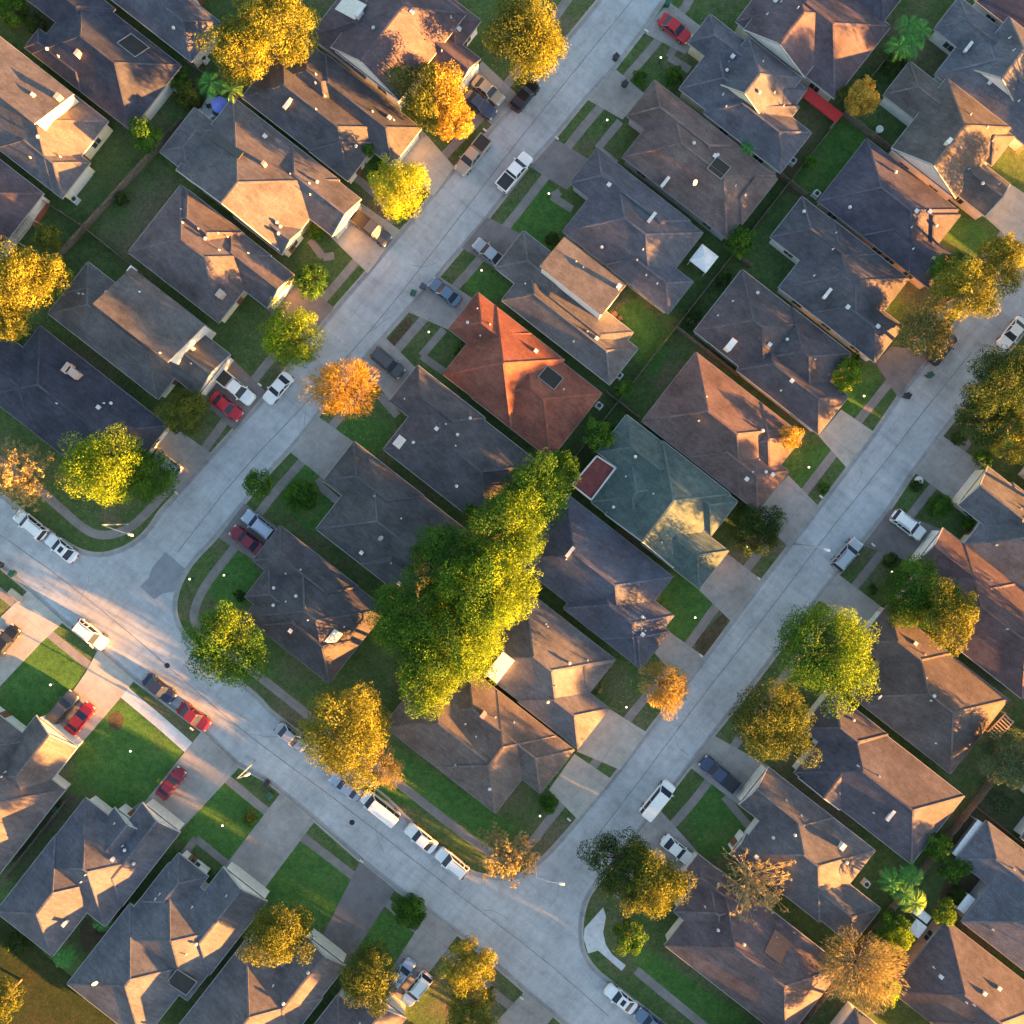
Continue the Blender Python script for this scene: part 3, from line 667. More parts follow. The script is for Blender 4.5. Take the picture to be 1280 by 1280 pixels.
# driveways
drives = [
 ('n', [(803, 41), (836, 3), (884, 40), (856, 68)]), ('n', [(734, 125), (768, 86), (806, 118), (778, 150)]), ('d', [(694, 174), (663, 209), (708, 238), (742, 203)]),
 ('d', [(577, 310), (609, 272), (656, 295), (624, 339)]), ('n', [(510, 390), (548, 345), (598, 378), (564, 414)]), ('n', [(450, 455), (480, 420), (520, 460), (489, 502)]),
 ('n', [(364, 566), (397, 520), (443, 553), (406, 600)]), ('d', [(273, 672), (306, 629), (352, 662), (318, 700)]),
 ('l', [(490, 205), (527, 162), (568, 209), (542, 246)]), ('l', [(414, 297), (448, 252), (500, 288), (460, 342)]), ('n', [(572, 112), (603, 77), (648, 120), (615, 157)]),
 ('d', [(334, 388), (367, 344), (418, 385), (384, 424)]), ('d', [(245, 494), (292, 450), (333, 490), (293, 538)]), ('n', [(194, 552), (213, 529), (266, 568), (222, 616)]),
 ('n', [(873, 737), (909, 692), (952, 725), (913, 776)]), ('n', [(943, 640), (985, 594), (1022, 632), (985, 684)]), ('l', [(1023, 545), (1051, 512), (1092, 540), (1057, 584)]),
 ('d', [(1094, 454), (1113, 433), (1164, 440), (1122, 497)]), ('n', [(1160, 358), (1192, 322), (1236, 350), (1200, 402)]), ('l', [(1231, 272), (1263, 231), (1310, 262), (1273, 310)]),
 ('n', [(818, 816), (837, 790), (882, 822), (856, 858)]), ('l', [(721, 939), (757, 883), (808, 915), (775, 962)]), ('l', [(686, 987), (718, 942), (765, 974), (722, 1024)]),
 ('n', [(1143, 591), (1178, 545), (1228, 580), (1196, 630)]), ('d', [(1078, 682), (1112, 636), (1183, 664), (1142, 704)]), ('n', [(1023, 750), (1048, 718), (1106, 762), (1086, 790)]),
 ('n', [(864, 960), (892, 919), (962, 958), (923, 1006)]), ('n', [(793, 1052), (823, 1010), (875, 1068), (850, 1094)]),
 ('l', [(-60, 830), (36, 738), (79, 778), (50, 805), (-20, 880)]), ('l', [(123, 812), (168, 851), (146, 878), (98, 934), (64, 904), (108, 840)]),
 ('n', [(252, 914), (299, 959), (222, 1042), (178, 1006)]), ('n', [(350, 992), (394, 1026), (322, 1122), (280, 1084)]), ('a', [(450, 1076), (494, 1112), (433, 1208), (397, 1182)]),
 ('n', [(535, 1140), (572, 1169), (500, 1262), (470, 1240)]), ('n', [(655, 1239), (692, 1270), (630, 1345), (590, 1310)])]
mats = {'n': M_DRIVE, 'l': M_DRIVEL, 'd': M_DRIVED, 'a': mat_concrete('asphalt driveway', (.185, .17, .175), 0, .3)}
for i, (k, q) in enumerate(drives):
    ps = [(W(*p).x, W(*p).y) for p in q]
    if area(ps) < 0: ps.reverse()
    mb = MB(); mb.prism(ps, .03, .141+.0004*(i % 7), 0, False); S(build('driveway', mb, mats[k]))
# garden paths from the drives to the doors
paths = [[(742, 203), (755, 222), (770, 228)][:0], [(775, 152), (747, 186), (770, 205)], [(843, 60), (836, 72), (862, 88)], [(555, 412), (527, 445), (555, 465)], [(487, 502), (475, 495), (497, 520)],
 [(405, 598), (397, 605), (430, 633)], [(700, 240), (690, 246), (715, 262)], [(445, 222), (475, 248), (483, 262)], [(388, 300), (404, 322), (418, 320)],
 [(930, 1003), (908, 1000), (948, 1035)][:0], [(905, 995), (938, 1035)], [(225, 1075), (245, 1048), (285, 1080)], [(160, 1019), (182, 1004)]]
mb = MB()
for w in paths:
    for k in range(len(w)-1): strip([w[k], w[k+1]], 1.0, .1, .1335+.0013*k, None, mb)
S(build('garden_path', mb, M_WALK))
# front lawns (short mown grass) and bare soil as thin sheets, one darkened for shade
lawns = [(M_LAWN, [(-5, 880), (50, 797), (106, 845), (60, 905), (20, 912), (-5, 900)]), (M_LAWN, [(80, 975), (148, 878), (236, 950), (180, 1008), (140, 1020), (88, 990)]),
 (M_LAWN, [(226, 1050), (278, 976), (345, 1025), (300, 1075)]), (M_LAWN, [(330, 1118), (377, 1055), (438, 1105), (400, 1160), (340, 1160)]), (M_LAWN, [(447, 1195), (478, 1140), (520, 1165), (515, 1220), (470, 1230)]),
 (M_LAWN, [(440, 992), (490, 960), (500, 940), (625, 1020), (640, 1040), (610, 1060), (560, 1020)]), (M_LAWN, [(632, 285), (672, 228), (715, 262), (700, 290), (690, 312)]),
 (M_LAWN, [(690, 270), (700, 250)][:0]), (M_LAWN, [(578, 350), (598, 335), (635, 360), (600, 380)]), (M_LAWN, [(820, 760), (845, 722), (892, 752), (850, 808), (836, 800)]),
 (M_LAWN, [(985, 560), (1035, 556), (1035, 570), (995, 618), (975, 585)]), (M_LAWN, [(1040, 470), (1075, 455), (1100, 470), (1065, 525), (1050, 500)]),
 (M_LAWN, [(860, 1010), (890, 975), (930, 1020), (915, 1065), (875, 1065)]), (M_LAWN, [(800, 1185), (830, 1200), (950, 1290), (900, 1290), (795, 1210)]),
 (M_LAWN, [(795, 375), (835, 420), (815, 470), (762, 400)]), (M_LAWN, [(1175, 290), (1190, 268), (1235, 290), (1225, 320)]),
 (M_LAWN, [(985, 230), (1048, 155), (1080, 175), (1020, 245)]), (M_LAWN, [(420, 540), (440, 520), (485, 530), (480, 560), (465, 570)]), (M_LAWN, [(345, 620), (390, 570), (415, 620), (390, 665)]),
 (M_LAWN, [(255, 725), (300, 690), (320, 710), (330, 745), (280, 760)]), (M_DIRT, [(340, 375), (375, 350), (412, 385), (385, 405)]),
 (M_SHADEG, [(-60, 1120), (0, 1140), (60, 1195), (160, 1290), (100, 1340), (-60, 1340)]), (M_DIRT, [(486, 424), (508, 398), (515, 404), (496, 440)]), (M_DIRT, [(1180, 1100), (1210, 1085), (1235, 1110), (1200, 1140), (1175, 1130)]),  # first sheet: ground darkened to carry shade in the bottom left corner
 (M_DIRT, [(135, 895), (148, 888), (155, 898), (150, 912), (138, 908)]), (M_DIRT, [(870, 800), (905, 765), (912, 770), (885, 815), (868, 822)]),
 (M_DIRT, [(100, 1160), (150, 1110), (160, 1130), (110, 1190)])]
for i, (m, q) in enumerate(lawns):
    if not q: continue
    q = smooth_poly(q+[q[0]], 4)[:-1]
    ps = poly_px(q, .1235+.0003*(i % 9))
    if area(ps) < 0: ps.reverse()
    mb = MB(); mb.face(ps); S(build('soil_or_shaded_ground' if m is not M_LAWN else 'lawn', mb, m))

# ------------------------------------------------------------------ fences
def fence(label, pts, post=True):
    c = [W(x, y, 1.0) for x, y in pts]; c = [Vector((p.x, p.y, 0)) for p in c]
    root = empty('wooden_fence', c[0], label, 'fence', 'wooden fences between the back yards')
    pm = MB(); L = 0
    for a, b in zip(c[:-1], c[1:]):
        d = (b-a); n = max(1, int(d.length/2.4)); dn = d.normalized(); nr = Vector((-dn.y, dn.x, 0))
        k = int(d.length/.3)
        for j in range(k):
            p = a+d*((j+.5)/k); hh = 1.75+.05*math.sin(j*7.3+a.x)
            pm.box(p+Vector((0, 0, .12+hh/2)), (.27, .035, hh), math.atan2(d.y, d.x))
        pm.beam(a+nr*.05+Vector((0, 0, .5)), b+nr*.05+Vector((0, 0, .5)), .05, .1); pm.beam(a+nr*.05+Vector((0, 0, 1.6)), b+nr*.05+Vector((0, 0, 1.6)), .05, .1)
        for j in range(n+1):
            p = a+d*(j/n)+nr*.09; mb = MB(); mb.box(p+Vector((0, 0, 1.0)), (.11, .11, 2.0), math.atan2(d.y, d.x)); build('post', mb, M_WOOD, root, c[0])
    build('board_panel', pm, M_WOOD, root, c[0])
fence('added wooden fence blocking low sun along the side lawn below the bottom edge', [(930, 1306), (1040, 1392), (1180, 1502), (1300, 1598)])  # unseen fence, put in to stop low sun reaching the junction
def px(u, v): return (CU*u+SU*v, SU*u-CU*v)
fence('long wooden fence running along the back yards of the middle block', [px(918, v) for v in (-300, -150, 0, 80, 200, 430, 535, 640)])
fence('wooden fence behind the houses of the upper left block', [(228, 150), (187, 195), (130, 258), (75, 318), (40, 365)])
fence('wooden fence along the back yards of the right block', [px(1578, v) for v in (-430, -300, -170, -45, 90, 210)])
fence('short wooden fence across the shaded yard below the brick patio', [(55, 252), (102, 282), (152, 322), (180, 343)])
fence('wooden side fence beside the bright yard right of the tan two storey house', [px(918, 198), px(1016, 198)])
fence('wooden side fence running to the teal roofed house', [px(898, 80), px(950, 80)])
fence('wooden side fence between the red canopy yard and the dark green yard', [px(918, 538), px(990, 538)])
fence('wooden side fence by the white gazebo', [px(900, 316), px(945, 316)])
fence('wooden side fence behind the brown house with the small orange tree', [px(868, 428), px(945, 428)])
fence('wooden side fence crossing toward the grey house at the lower right edge', [px(1578, -44), px(1700, -44)])
fence('wooden side fence left of the slate house at the bottom left', [(4, 1100), (40, 1055), (84, 1000)])
fence('wooden side fence between the navy roof and the shrub garden', [px(232, 82), px(300, 86)])

# ------------------------------------------------------------------ trees
LEAF = {
 'green':  mat_leaf('leaf green', (.025, .085, .012), (.10, .22, .018)),
 'lime':   mat_leaf('leaf lime', (.09, .15, .012), (.27, .40, .02), .35),
 'gold':   mat_leaf('leaf gold', (.10, .112, .018), (.32, .32, .04), .35),
 'yellow': mat_leaf('leaf yellow', (.20, .25, .02), (.50, .54, .04), .4),
 'orange': mat_leaf('leaf orange', (.30, .19, .03), (.58, .40, .07), .35),
 'olive':  mat_leaf('leaf olive', (.05, .07, .015), (.17, .19, .025)),
 'dark':   mat_leaf('leaf dark', (.02, .05, .012), (.07, .115, .02)),
 'tan':    mat_leaf('leaf tan', (.22, .19, .08), (.42, .36, .17)),
 'greygreen': mat_leaf('leaf grey green', (.06, .10, .045), (.13, .18, .085)),
 'palm':   mat_leaf('leaf palm', (.025, .15, .025), (.09, .33, .05)),
}
def leaves(name, mat, cs, rs, tones, n_leaf, size, rng, parent, O, up=.35, stretch=1.0, two=None, spike=None):
    """cs: clump centres (k,3) world; rs: clump radii; one crown mesh of many small leaf faces."""
    k = len(cs); w = rs**2; cnt = np.maximum(8, (n_leaf*w/w.sum()).astype(int)); idx = np.repeat(np.arange(k), cnt); N = len(idx)
    d = rng.normal(size=(N, 3)); d[:, 2] += up; d /= np.linalg.norm(d, axis=1)[:, None]
    rad = rs[idx]*(.62+.42*np.sqrt(rng.random(N)))
    # ragged clump surface
    rad *= 1+.16*np.sin(d[:, 0]*7+idx*1.7)*np.cos(d[:, 1]*6+idx)
    pos = cs[idx]+d*rad[:, None]*np.array([1, 1, .8])
    nrm = d+rng.normal(size=(N, 3))*.45; nrm /= np.linalg.norm(nrm, axis=1)[:, None]
    t = np.cross(nrm, rng.normal(size=(N, 3))); t /= np.linalg.norm(t, axis=1)[:, None]; b = np.cross(nrm, t)
    if spike is not None:      # feathery twigs: long axis points outward from the crown's middle
        t = pos-np.array(spike); t /= np.linalg.norm(t, axis=1)[:, None]; t += rng.normal(size=(N, 3))*.28; t /= np.linalg.norm(t, axis=1)[:, None]
        b = np.cross(rng.normal(size=(N, 3)), t); b /= np.linalg.norm(b, axis=1)[:, None]; nrm = np.cross(t, b)
    s = size*(.6+.8*rng.random(N))[:, None]
    pos[:, 2] = np.maximum(pos[:, 2], .25)
    v = np.empty((N, 4, 3)); v[:, 0] = pos-t*s*.62*stretch; wd = .36 if spike is None else .17; v[:, 1] = pos+b*s*wd+nrm*s*.08; v[:, 2] = pos+t*s*.62*stretch; v[:, 3] = pos-b*s*wd+nrm*s*.08
    v -= np.array(O)
    tone = np.clip(tones[idx]+rng.normal(size=N)*.16, 0, 1)
    me = bpy.data.meshes.new(name); me.vertices.add(4*N); me.loops.add(4*N); me.polygons.add(N)
    me.vertices.foreach_set('co', v.astype(np.float32).ravel()); me.loops.foreach_set('vertex_index', np.arange(4*N, dtype=np.int32))
    me.polygons.foreach_set('loop_start', np.arange(0, 4*N, 4, dtype=np.int32)); me.polygons.foreach_set('loop_total', np.full(N, 4, dtype=np.int32))
    at = me.attributes.new('tone', 'FLOAT', 'POINT'); at.data.foreach_set('value', np.repeat(tone, 4).astype(np.float32))
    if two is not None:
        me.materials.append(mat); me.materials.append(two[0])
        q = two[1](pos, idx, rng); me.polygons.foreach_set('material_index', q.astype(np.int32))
    else: me.materials.append(mat)
    me.update(calc_edges=True); me.validate()
    o = bpy.data.objects.new(name, me); COL.objects.link(o); o.parent = parent; return o
def tree(x, y, r, kind, label, h=None, seed=1, dens=1.0, second=None, squash=.62, ex=1.0, ang=0, name='broadleaf_tree', cat='tree', group='trees along the streets and yards', low=False, lobes=None, spiky=False):
    R = r/K*1.0; h = h or max(2.2, 1.55*R+2.0)
    rz = R*squash; zc = max(h-rz, rz*.7+.2); c = W(x, y, zc); s = (H-zc)/H; R *= s
    rng = np.random.default_rng(seed*101+int(x)+int(y)*7)
    O = Vector((c.x, c.y, .1)); root = empty(name, O, label, cat, group)
    k = lobes or int(16+R*7)
    ph = rng.random(4)*6.28
    th = np.arange(k)*2.39996+rng.normal(size=k)*.25
    rr = np.sqrt((np.arange(k)+.5)/k)*.80
    out = .97+.15*np.sin(2*th+ph[0])+.15*np.sin(3*th+ph[1])+.12*np.sin(5*th+ph[2])
    X = rr*np.cos(th)*out*R; Y = rr*np.sin(th)*out*R
    ca, sa = math.cos(ang), math.sin(ang); X2 = X*ex; X, Y = X2*ca-Y*sa, X2*sa+Y*ca
    zz = np.sqrt(np.maximum(0, 1-(rr*.95)**2))*rz*.72*(.75+.5*rng.random(k))
    cs = np.stack([c.x+X, c.y+Y, zc+zz], 1)
    rs = R*(.12+.22*rng.random(k)**1.5)*(1.2-.35*rr)
    # lower skirt
    k2 = k//2; t2 = rng.random(k2)*6.28; r2 = (.55+.22*rng.random(k2))
    X = r2*np.cos(t2)*R; Y = r2*np.sin(t2)*R; X2 = X*ex; X, Y = X2*ca-Y*sa, X2*sa+Y*ca
    cs = np.vstack([cs, np.stack([c.x+X, c.y+Y, zc-rz*(.1+.45*rng.random(k2))], 1)]); rs = np.concatenate([rs, R*(.2+.08*rng.random(k2))])
    tones = rng.random(len(cs))
    n = int(dens*(600+800*R*R)); leaves('crown', LEAF[kind], cs, rs, tones, n, .165 if R > 2 else .14, rng, root, O, two=second, stretch=2.0 if spiky else 1.0, spike=(c.x, c.y, zc-rz*.6) if spiky else None)
    mb = MB(); base = Vector((c.x, c.y, 0)); fork = Vector((c.x+.15, c.y-.1, max(.5, zc-rz*.75)))
    tr = max(.07, R*.055)
    mb.tube(base, fork, tr*1.25, tr*.85, 9)
    for j in range(0, len(cs), 2):
        e = Vector(cs[j]); m_ = fork.lerp(e, .5)+Vector((0, 0, -.1*R)); mb.tube(fork, m_, tr*.45, tr*.28, 5); mb.tube(m_, e, tr*.28, tr*.08, 5)
    build('trunk', mb, M_BARK, root, O); return root
def bare_tree(x, y, r, label, seed=1, leafk='tan', nleaf=900, h=None, col=None, group='bare autumn trees', tip=1.0, strands=3, thick=1.0):
    R = r/K*.86; h = h or 1.3*R+2.5; zc = h*.65; c = W(x, y, zc); R *= (H-zc)/H
    rng = np.random.default_rng(seed); O = Vector((c.x, c.y, .1)); root = empty('bare_tree', O, label, 'tree', group)
    mb = MB(); ends = []
    base = Vector((c.x, c.y, 0)); fork = Vector((c.x, c.y, h*.3)); mb.tube(base, fork, R*.05, R*.038, 8)
    n1 = int(13+R*2)
    for i in range(n1):
        t = i*2.39996+rng.normal()*.2; q = math.sqrt((i+.5)/n1)
        el = math.acos(min(1, q*.93)); L = (.62+.15*rng.random())*math.hypot(R*q, (h*.65)*math.sin(el))
        d = Vector((math.cos(t)*R*q, math.sin(t)*R*q, h*.62*math.sin(el)+.1)); p1 = fork+d*.55+Vector((0, 0, .12*R))
        mb.tube(fork, p1, R*.022*thick, R*.012*thick, 5)
        for j in range(5):
            d2 = d*.42+Vector(rng.normal(size=3))*R*.16; p2 = p1+d2*(.7+.4*rng.random()); mb.tube(p1, p2, R*.011*thick, R*.006*thick, 4, cap=False)
            for k in range(strands):
                p3 = p2+d2*.35+Vector(rng.normal(size=3))*R*.10*tip; mb.tube(p2, p3, R*.006*thick, R*.003*thick, 3, cap=False)
                for l in range(strands):
                    p4 = p3+(p3-p2)*.4+Vector(rng.normal(size=3))*R*.07*tip; mb.tube(p3, p4, R*.004*thick, R*.002*thick, 3, cap=False)
                    ends.append(p4)
    build('trunk', mb, col or M_BARKP, root, O)
    if nleaf:
        cs = np.array([tuple(e) for e in ends]); rs = np.full(len(cs), R*.06); leaves('crown', LEAF[leafk], cs, rs, rng.random(len(cs)), int(nleaf*2.0), .16, rng, root, O, up=.2, stretch=1.4)
    return root
def palm(x, y, r, label, seed=1, h=4.0, nf=16, heads=((0, 0),), mat='palm', group='palms in the gardens'):
    R = r/K; c = W(x, y, h); rng = random.Random(seed); O = Vector((c.x, c.y, .1)); root = empty('palm', O, label, 'palm', group)
    for hx, hy in heads:
        cc = c+Vector((hx*R, hy*R, rng.uniform(-.5, .3))); mb = MB(); mb.tube((cc.x, cc.y, 0), cc-Vector((0, 0, .2)), .17, .12, 8); build('trunk', mb, M_BARK, root, O)
        for i in range(nf):
            a = i*2.39996+rng.uniform(-.2, .2); L = R*(.55 if len(heads) > 1 else .95)*rng.uniform(.8, 1.12); up = rng.uniform(.0, .75); mb = MB(); pr = None; n = 9
            for j in range(n+1):
                t = j/n; rad = L*t*(1-.12*t*t); z = cc.z+L*(up*t-(.35+up*.9)*t*t)
                p = Vector((cc.x+math.cos(a)*rad, cc.y+math.sin(a)*rad, z))
                if pr is not None:
                    mb.tube(pr, p, .03, .025, 3, cap=False)
                    side = Vector((-math.sin(a), math.cos(a), 0)); fw = (p-pr).normalized()
                    if j > 1:
                        ll = L*.30*math.sin(min(1, t*1.05)*math.pi*.86+.15)
                        for q in (.25, .75):
                            o = pr.lerp(p, q)
                            for sg in (-1, 1):
                                tip = o+side*sg*ll*.8+fw*ll*1.0-Vector((0, 0, ll*.35)); wv = fw*(L*.016)
                                mb.face([o-wv, o+wv, tip])
                pr = p
            build('frond', mb, PALMM[mat], root, O)
    return root
PALMM = {'palm': mat_plain('palm frond', (.045, .22, .03), .85, 0, .5, 2.5), 'yellow': mat_plain('yellow palm frond', (.22, .38, .04), .85, 0, .4, 1.5)}
def sunside(m):   # unused; sunlit crown sides are painted with a second leaf colour below
    return None
gold = LEAF['gold']; tree_list = [
 (345, 28, 56, 'gold', 'large golden green tree at the top edge between two grey houses', dict(h=11, lobes=50)),
 (300, 62, 42, 'gold', 'golden tree just left of the large golden tree at the top edge', dict(h=9, seed=2)),
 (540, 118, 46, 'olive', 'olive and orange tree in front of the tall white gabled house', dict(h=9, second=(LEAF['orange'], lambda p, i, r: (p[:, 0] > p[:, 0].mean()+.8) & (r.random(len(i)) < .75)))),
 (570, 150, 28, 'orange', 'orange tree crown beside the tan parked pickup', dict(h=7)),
 (655, 48, 54, 'olive', 'big olive and yellow tree overhanging the street at the top edge', dict(h=11, second=(gold, lambda p, i, r: (p[:, 0] > p[:, 0].mean()+1) & (r.random(len(i)) < .8)))),  # gold leaves paint the sunlit right side
 (677, 60, 34, 'gold', 'yellow tree right against the top of the left street', dict(h=9)),
 (498, 235, 40, 'yellow', 'bright yellow tree beside the black pickup in the driveway', dict(h=9, dens=.9)),
 (459, 187, 12, 'green', 'small round green tree between two grey houses near the bright yellow tree', dict(h=3.6, dens=1.2)),
 (470, 208, 14, 'green', 'dark green bush just above the bright yellow tree', dict(h=2.8, dens=1.2)),
 (365, 420, 42, 'lime', 'yellow green tree over the white sedan on the left street', dict(h=8)),
 (22, 352, 48, 'gold', 'large golden tree at the left edge', dict(h=10)),
 (62, 345, 30, 'gold', 'golden tree crown right of the large golden tree at the left edge', dict(h=8, seed=3)),
 (12, 405, 26, 'gold', 'lower golden tree at the left edge above the navy roof', dict(h=8, seed=9)),
 (132, 583, 53, 'lime', 'round yellow green tree by the corner of the navy roofed house', dict(h=10, lobes=60)),
 (188, 595, 36, 'green', 'green tree behind the round yellow green tree, next to the small blue car', dict(h=6.5)),
 (233, 515, 33, 'olive', 'round olive tree beside the red sedan', dict(h=6)),
 (61, 298, 20, 'olive', 'small yellow olive tree beside the brick patio', dict(h=5)),
 (182, 170, 22, 'green', 'green tree between the navy roofed house and the patio house', dict(h=5)),
 (236, 118, 20, 'olive', 'brownish green shrub in the garden right of the navy roofed house', dict(h=2.6)),
 (228, 103, 14, 'green', 'green shrub between the palms and the navy roof', dict(h=2.4)),
 (284, 806, 54, 'green', 'round green tree with a yellow top on the street corner', dict(h=10, lobes=55, second=(LEAF['lime'], lambda p, i, r: (np.hypot(p[:, 0]-p[:, 0].mean()-1.4, p[:, 1]-p[:, 1].mean()-2.6) < 2.2) & (r.random(len(i)) < .8)))),  # sunlit top painted in with lime leaves
 (432, 915, 62, 'gold', 'big golden tree over the parked cars on the lower street', dict(h=11, lobes=55)),
 (700, 586, 28, 'green', 'topmost small tree of the long green row beside the teal roof', dict(h=6)),
 (747, 545, 22, 'green', 'green tree between the terracotta roof and the teal roof', dict(h=5)),
 (670, 618, 48, 'green', 'green tree at the upper end of the long tree row', dict(h=10)),
 (630, 665, 58, 'green', 'second tree from the upper end of the long green row', dict(h=12, seed=2, second=(LEAF['lime'], lambda p, i, r: (p[:, 0] > p[:, 0].mean()) & (r.random(len(i)) < .6)))),  # lime leaves paint the sunlit right half
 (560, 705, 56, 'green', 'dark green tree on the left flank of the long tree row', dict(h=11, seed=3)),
 (612, 735, 62, 'lime', 'sunlit yellow green tree in the middle of the long row', dict(h=13.5, seed=4, lobes=70, second=(LEAF['green'], lambda p, i, r: (p[:, 0] < p[:, 0].mean()+.6) & (r.random(len(i)) < .85)))),  # green leaves paint the shaded left half
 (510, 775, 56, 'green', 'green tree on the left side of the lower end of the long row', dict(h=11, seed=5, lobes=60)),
 (572, 800, 60, 'lime', 'yellow green tree near the lower end of the long row', dict(h=12.5, seed=6, lobes=70, second=(LEAF['green'], lambda p, i, r: (p[:, 0] < p[:, 0].mean()+.6) & (r.random(len(i)) < .85)))),  # left half painted green for its shade
 (535, 845, 48, 'lime', 'lowest tree of the long green row', dict(h=10.5, seed=7, second=(LEAF['green'], lambda p, i, r: (p[:, 0] < p[:, 0].mean()-.5) & (r.random(len(i)) < .8)))),  # shaded left side put in as green leaves
 (322, 606, 20, 'green', 'small bright green tree beside the left street, above the maroon car', dict(h=4.5)),
 (377, 619, 22, 'green', 'low round green bush on the lawn left of the charcoal roofed house', dict(h=2.0, squash=.4, dens=1.5)),
 (390, 352, 24, 'green', 'dark green tree in front of the orange lit house on the left street', dict(h=4.5)),
 (397, 290, 12, 'green', 'bush against the front wall of the peach gabled house', dict(h=1.9)),
 (1077, 122, 24, 'orange', 'orange tree at the end of the red canopy', dict(h=6)),
 (1055, 118, 10, 'olive', 'olive tree crown beside the orange tree by the red canopy', dict(h=4)),
 (925, 303, 20, 'green', 'green tree beside the white gazebo', dict(h=4)),
 (1118, 82, 16, 'dark', 'dark green shrub below the big palm at the upper right', dict(h=2.5)),
 (1210, 362, 46, 'gold', 'large golden tree over the right street', dict(h=11, lobes=45)),
 (1252, 325, 36, 'gold', 'golden tree at the right edge above the parked white sedan', dict(h=10, seed=2)),
 (1185, 345, 30, 'green', 'green tree behind the large golden tree on the right', dict(h=7)),
 (1158, 416, 36, 'olive', 'dull olive tan tree below the large golden tree', dict(h=8, second=(LEAF['tan'], lambda p, i, r: r.random(len(i)) < .45))),
 (1250, 478, 50, 'dark', 'large dark green tree at the right edge', dict(h=11)),
 (1225, 525, 36, 'dark', 'dark olive tree below the large dark green tree at the right', dict(h=9, seed=4)),
 (1272, 545, 36, 'gold', 'golden tree at the right edge above the cream gable', dict(h=9)),
 (1230, 572, 14, 'green', 'round dark bush beside the driveway above the cream gable', dict(h=2.4)),
 (1057, 469, 22, 'green', 'small bright green tree in front of the L shaped dark roof', dict(h=4.5, second=(LEAF['lime'], lambda p, i, r: r.random(len(i)) < .5))),
 (986, 547, 17, 'orange', 'small orange tree beside the maroon brown house', dict(h=5)),
 (1175, 633, 17, 'green', 'bright green hedge ball above the white utility vehicle', dict(h=2.4, dens=1.5)),
 (1150, 745, 48, 'green', 'green tree behind the golden tree on the right side', dict(h=8.5)),
 (1180, 768, 46, 'olive', 'golden olive tree against the purple red house', dict(h=10.5, second=(gold, lambda p, i, r: r.random(len(i)) < .55))),
 (1033, 815, 66, 'green', 'tallest green tree with a yellow sunlit side on the right street', dict(h=12.5, lobes=70, second=(LEAF['lime'], lambda p, i, r: (p[:, 0] > p[:, 0].mean()+.5) & (r.random(len(i)) < .7)))),  # sunlit side put in as lime leaves
 (965, 900, 54, 'dark', 'olive tree overlapping the lower side of the tallest green tree', dict(h=10, second=(LEAF['olive'], lambda p, i, r: r.random(len(i)) < .5))),
 (775, 1080, 46, 'dark', 'dark green half of the tree clump on the lower street corner', dict(h=9, lobes=40)),
 (815, 1105, 46, 'olive', 'golden olive tree in front of the purple brown corner house', dict(h=10, second=(gold, lambda p, i, r: r.random(len(i)) < .5))),
 (787, 1172, 24, 'green', 'small green tree beside the curved new sidewalk', dict(h=5)),
 (1192, 1085, 20, 'green', 'green shrub tree beside the dark hip roof at the lower right', dict(h=4)),
 (1170, 1055, 20, 'green', 'green shrub below the dark blue purple house at the lower right', dict(h=4, seed=4)),
 (1115, 1160, 24, 'green', 'green tree below the palm clump at the lower right', dict(h=4.5)),
 (1125, 1175, 17, 'lime', 'small yellow tree beside the white sheds at the lower right', dict(h=6)),
 (1180, 1140, 18, 'green', 'green bush behind the plum roofed house corner', dict(h=4, second=(LEAF['lime'], lambda p, i, r: r.random(len(i)) < .4))),
 (1110, 1240, 18, 'lime', 'yellow green tree under the large bare tan tree', dict(h=6)),
 (1262, 948, 40, 'greygreen', 'grey green tree at the right edge', dict(h=8)),
 (743, 856, 14, 'greygreen', 'round grey green bush in the small front lawn', dict(h=2.2, dens=1.5)),
 (945, 662, 36, 'dark', 'dark green spreading tree in front of the teal roofed house', dict(h=3.5, squash=.35)),
 (352, 1168, 46, 'olive', 'golden olive tree over the bottom driveway', dict(h=10, second=(gold, lambda p, i, r: r.random(len(i)) < .5))),
 (463, 1220, 42, 'olive', 'olive tree beside the two parked white cars at the bottom', dict(h=9)),
 (585, 1206, 36, 'gold', 'golden round tree near the bottom edge', dict(h=8)),
 (588, 1262, 36, 'olive', 'olive tree at the bottom edge below the golden round tree', dict(h=7, second=(gold, lambda p, i, r: r.random(len(i)) < .3))),
 (512, 1140, 22, 'green', 'dense dark green bush beside the lower street', dict(h=2.8, dens=1.4)),
 (508, 1132, 10, 'green', 'small green bush on the upper side of the dense bush', dict(h=2.0)),
 (5, 1245, 26, 'olive', 'yellow olive tree in the bottom left corner', dict(h=6)),
 (312, 1022, 11, 'olive', 'small round bush on the lawn of the lower left block', dict(h=1.8)),
 (686, 1005, 13, 'green', 'round clipped green bush by the corner lawn', dict(h=1.8, dens=1.6)),
 (780, 485, 13, 'green', 'small green shrub right of the terracotta roof', dict(h=3)),
 (842, 95, 13, 'green', 'green shrubs along the front of the yellow gabled house', dict(h=1.7)),
 (800, 97, 10, 'green', 'small dark shrub left of the yellow gabled house', dict(h=1.6)),
 (14, 12, 24, 'green', 'green shrubs in the top left corner', dict(h=3.0)),
 (45, 30, 14, 'dark', 'dark shrub beside the navy roof in the top left corner', dict(h=2.4)),
 (1113, 700, 12, 'dark', 'small dark bush below the white utility vehicle', dict(h=1.8)),
 (1090, 737, 7, 'dark', 'tiny dark bush by the path on the right block', dict(h=1.2)),
 (1198, 548, 10, 'dark', 'small dark bush by the kerb under the dark trees', dict(h=1.6)),
 (835, 1235, 1, 'dark', '', None),
 (590, 450, 9, 'dark', 'small dark bush in front of the terracotta roofed house', dict(h=1.6)),
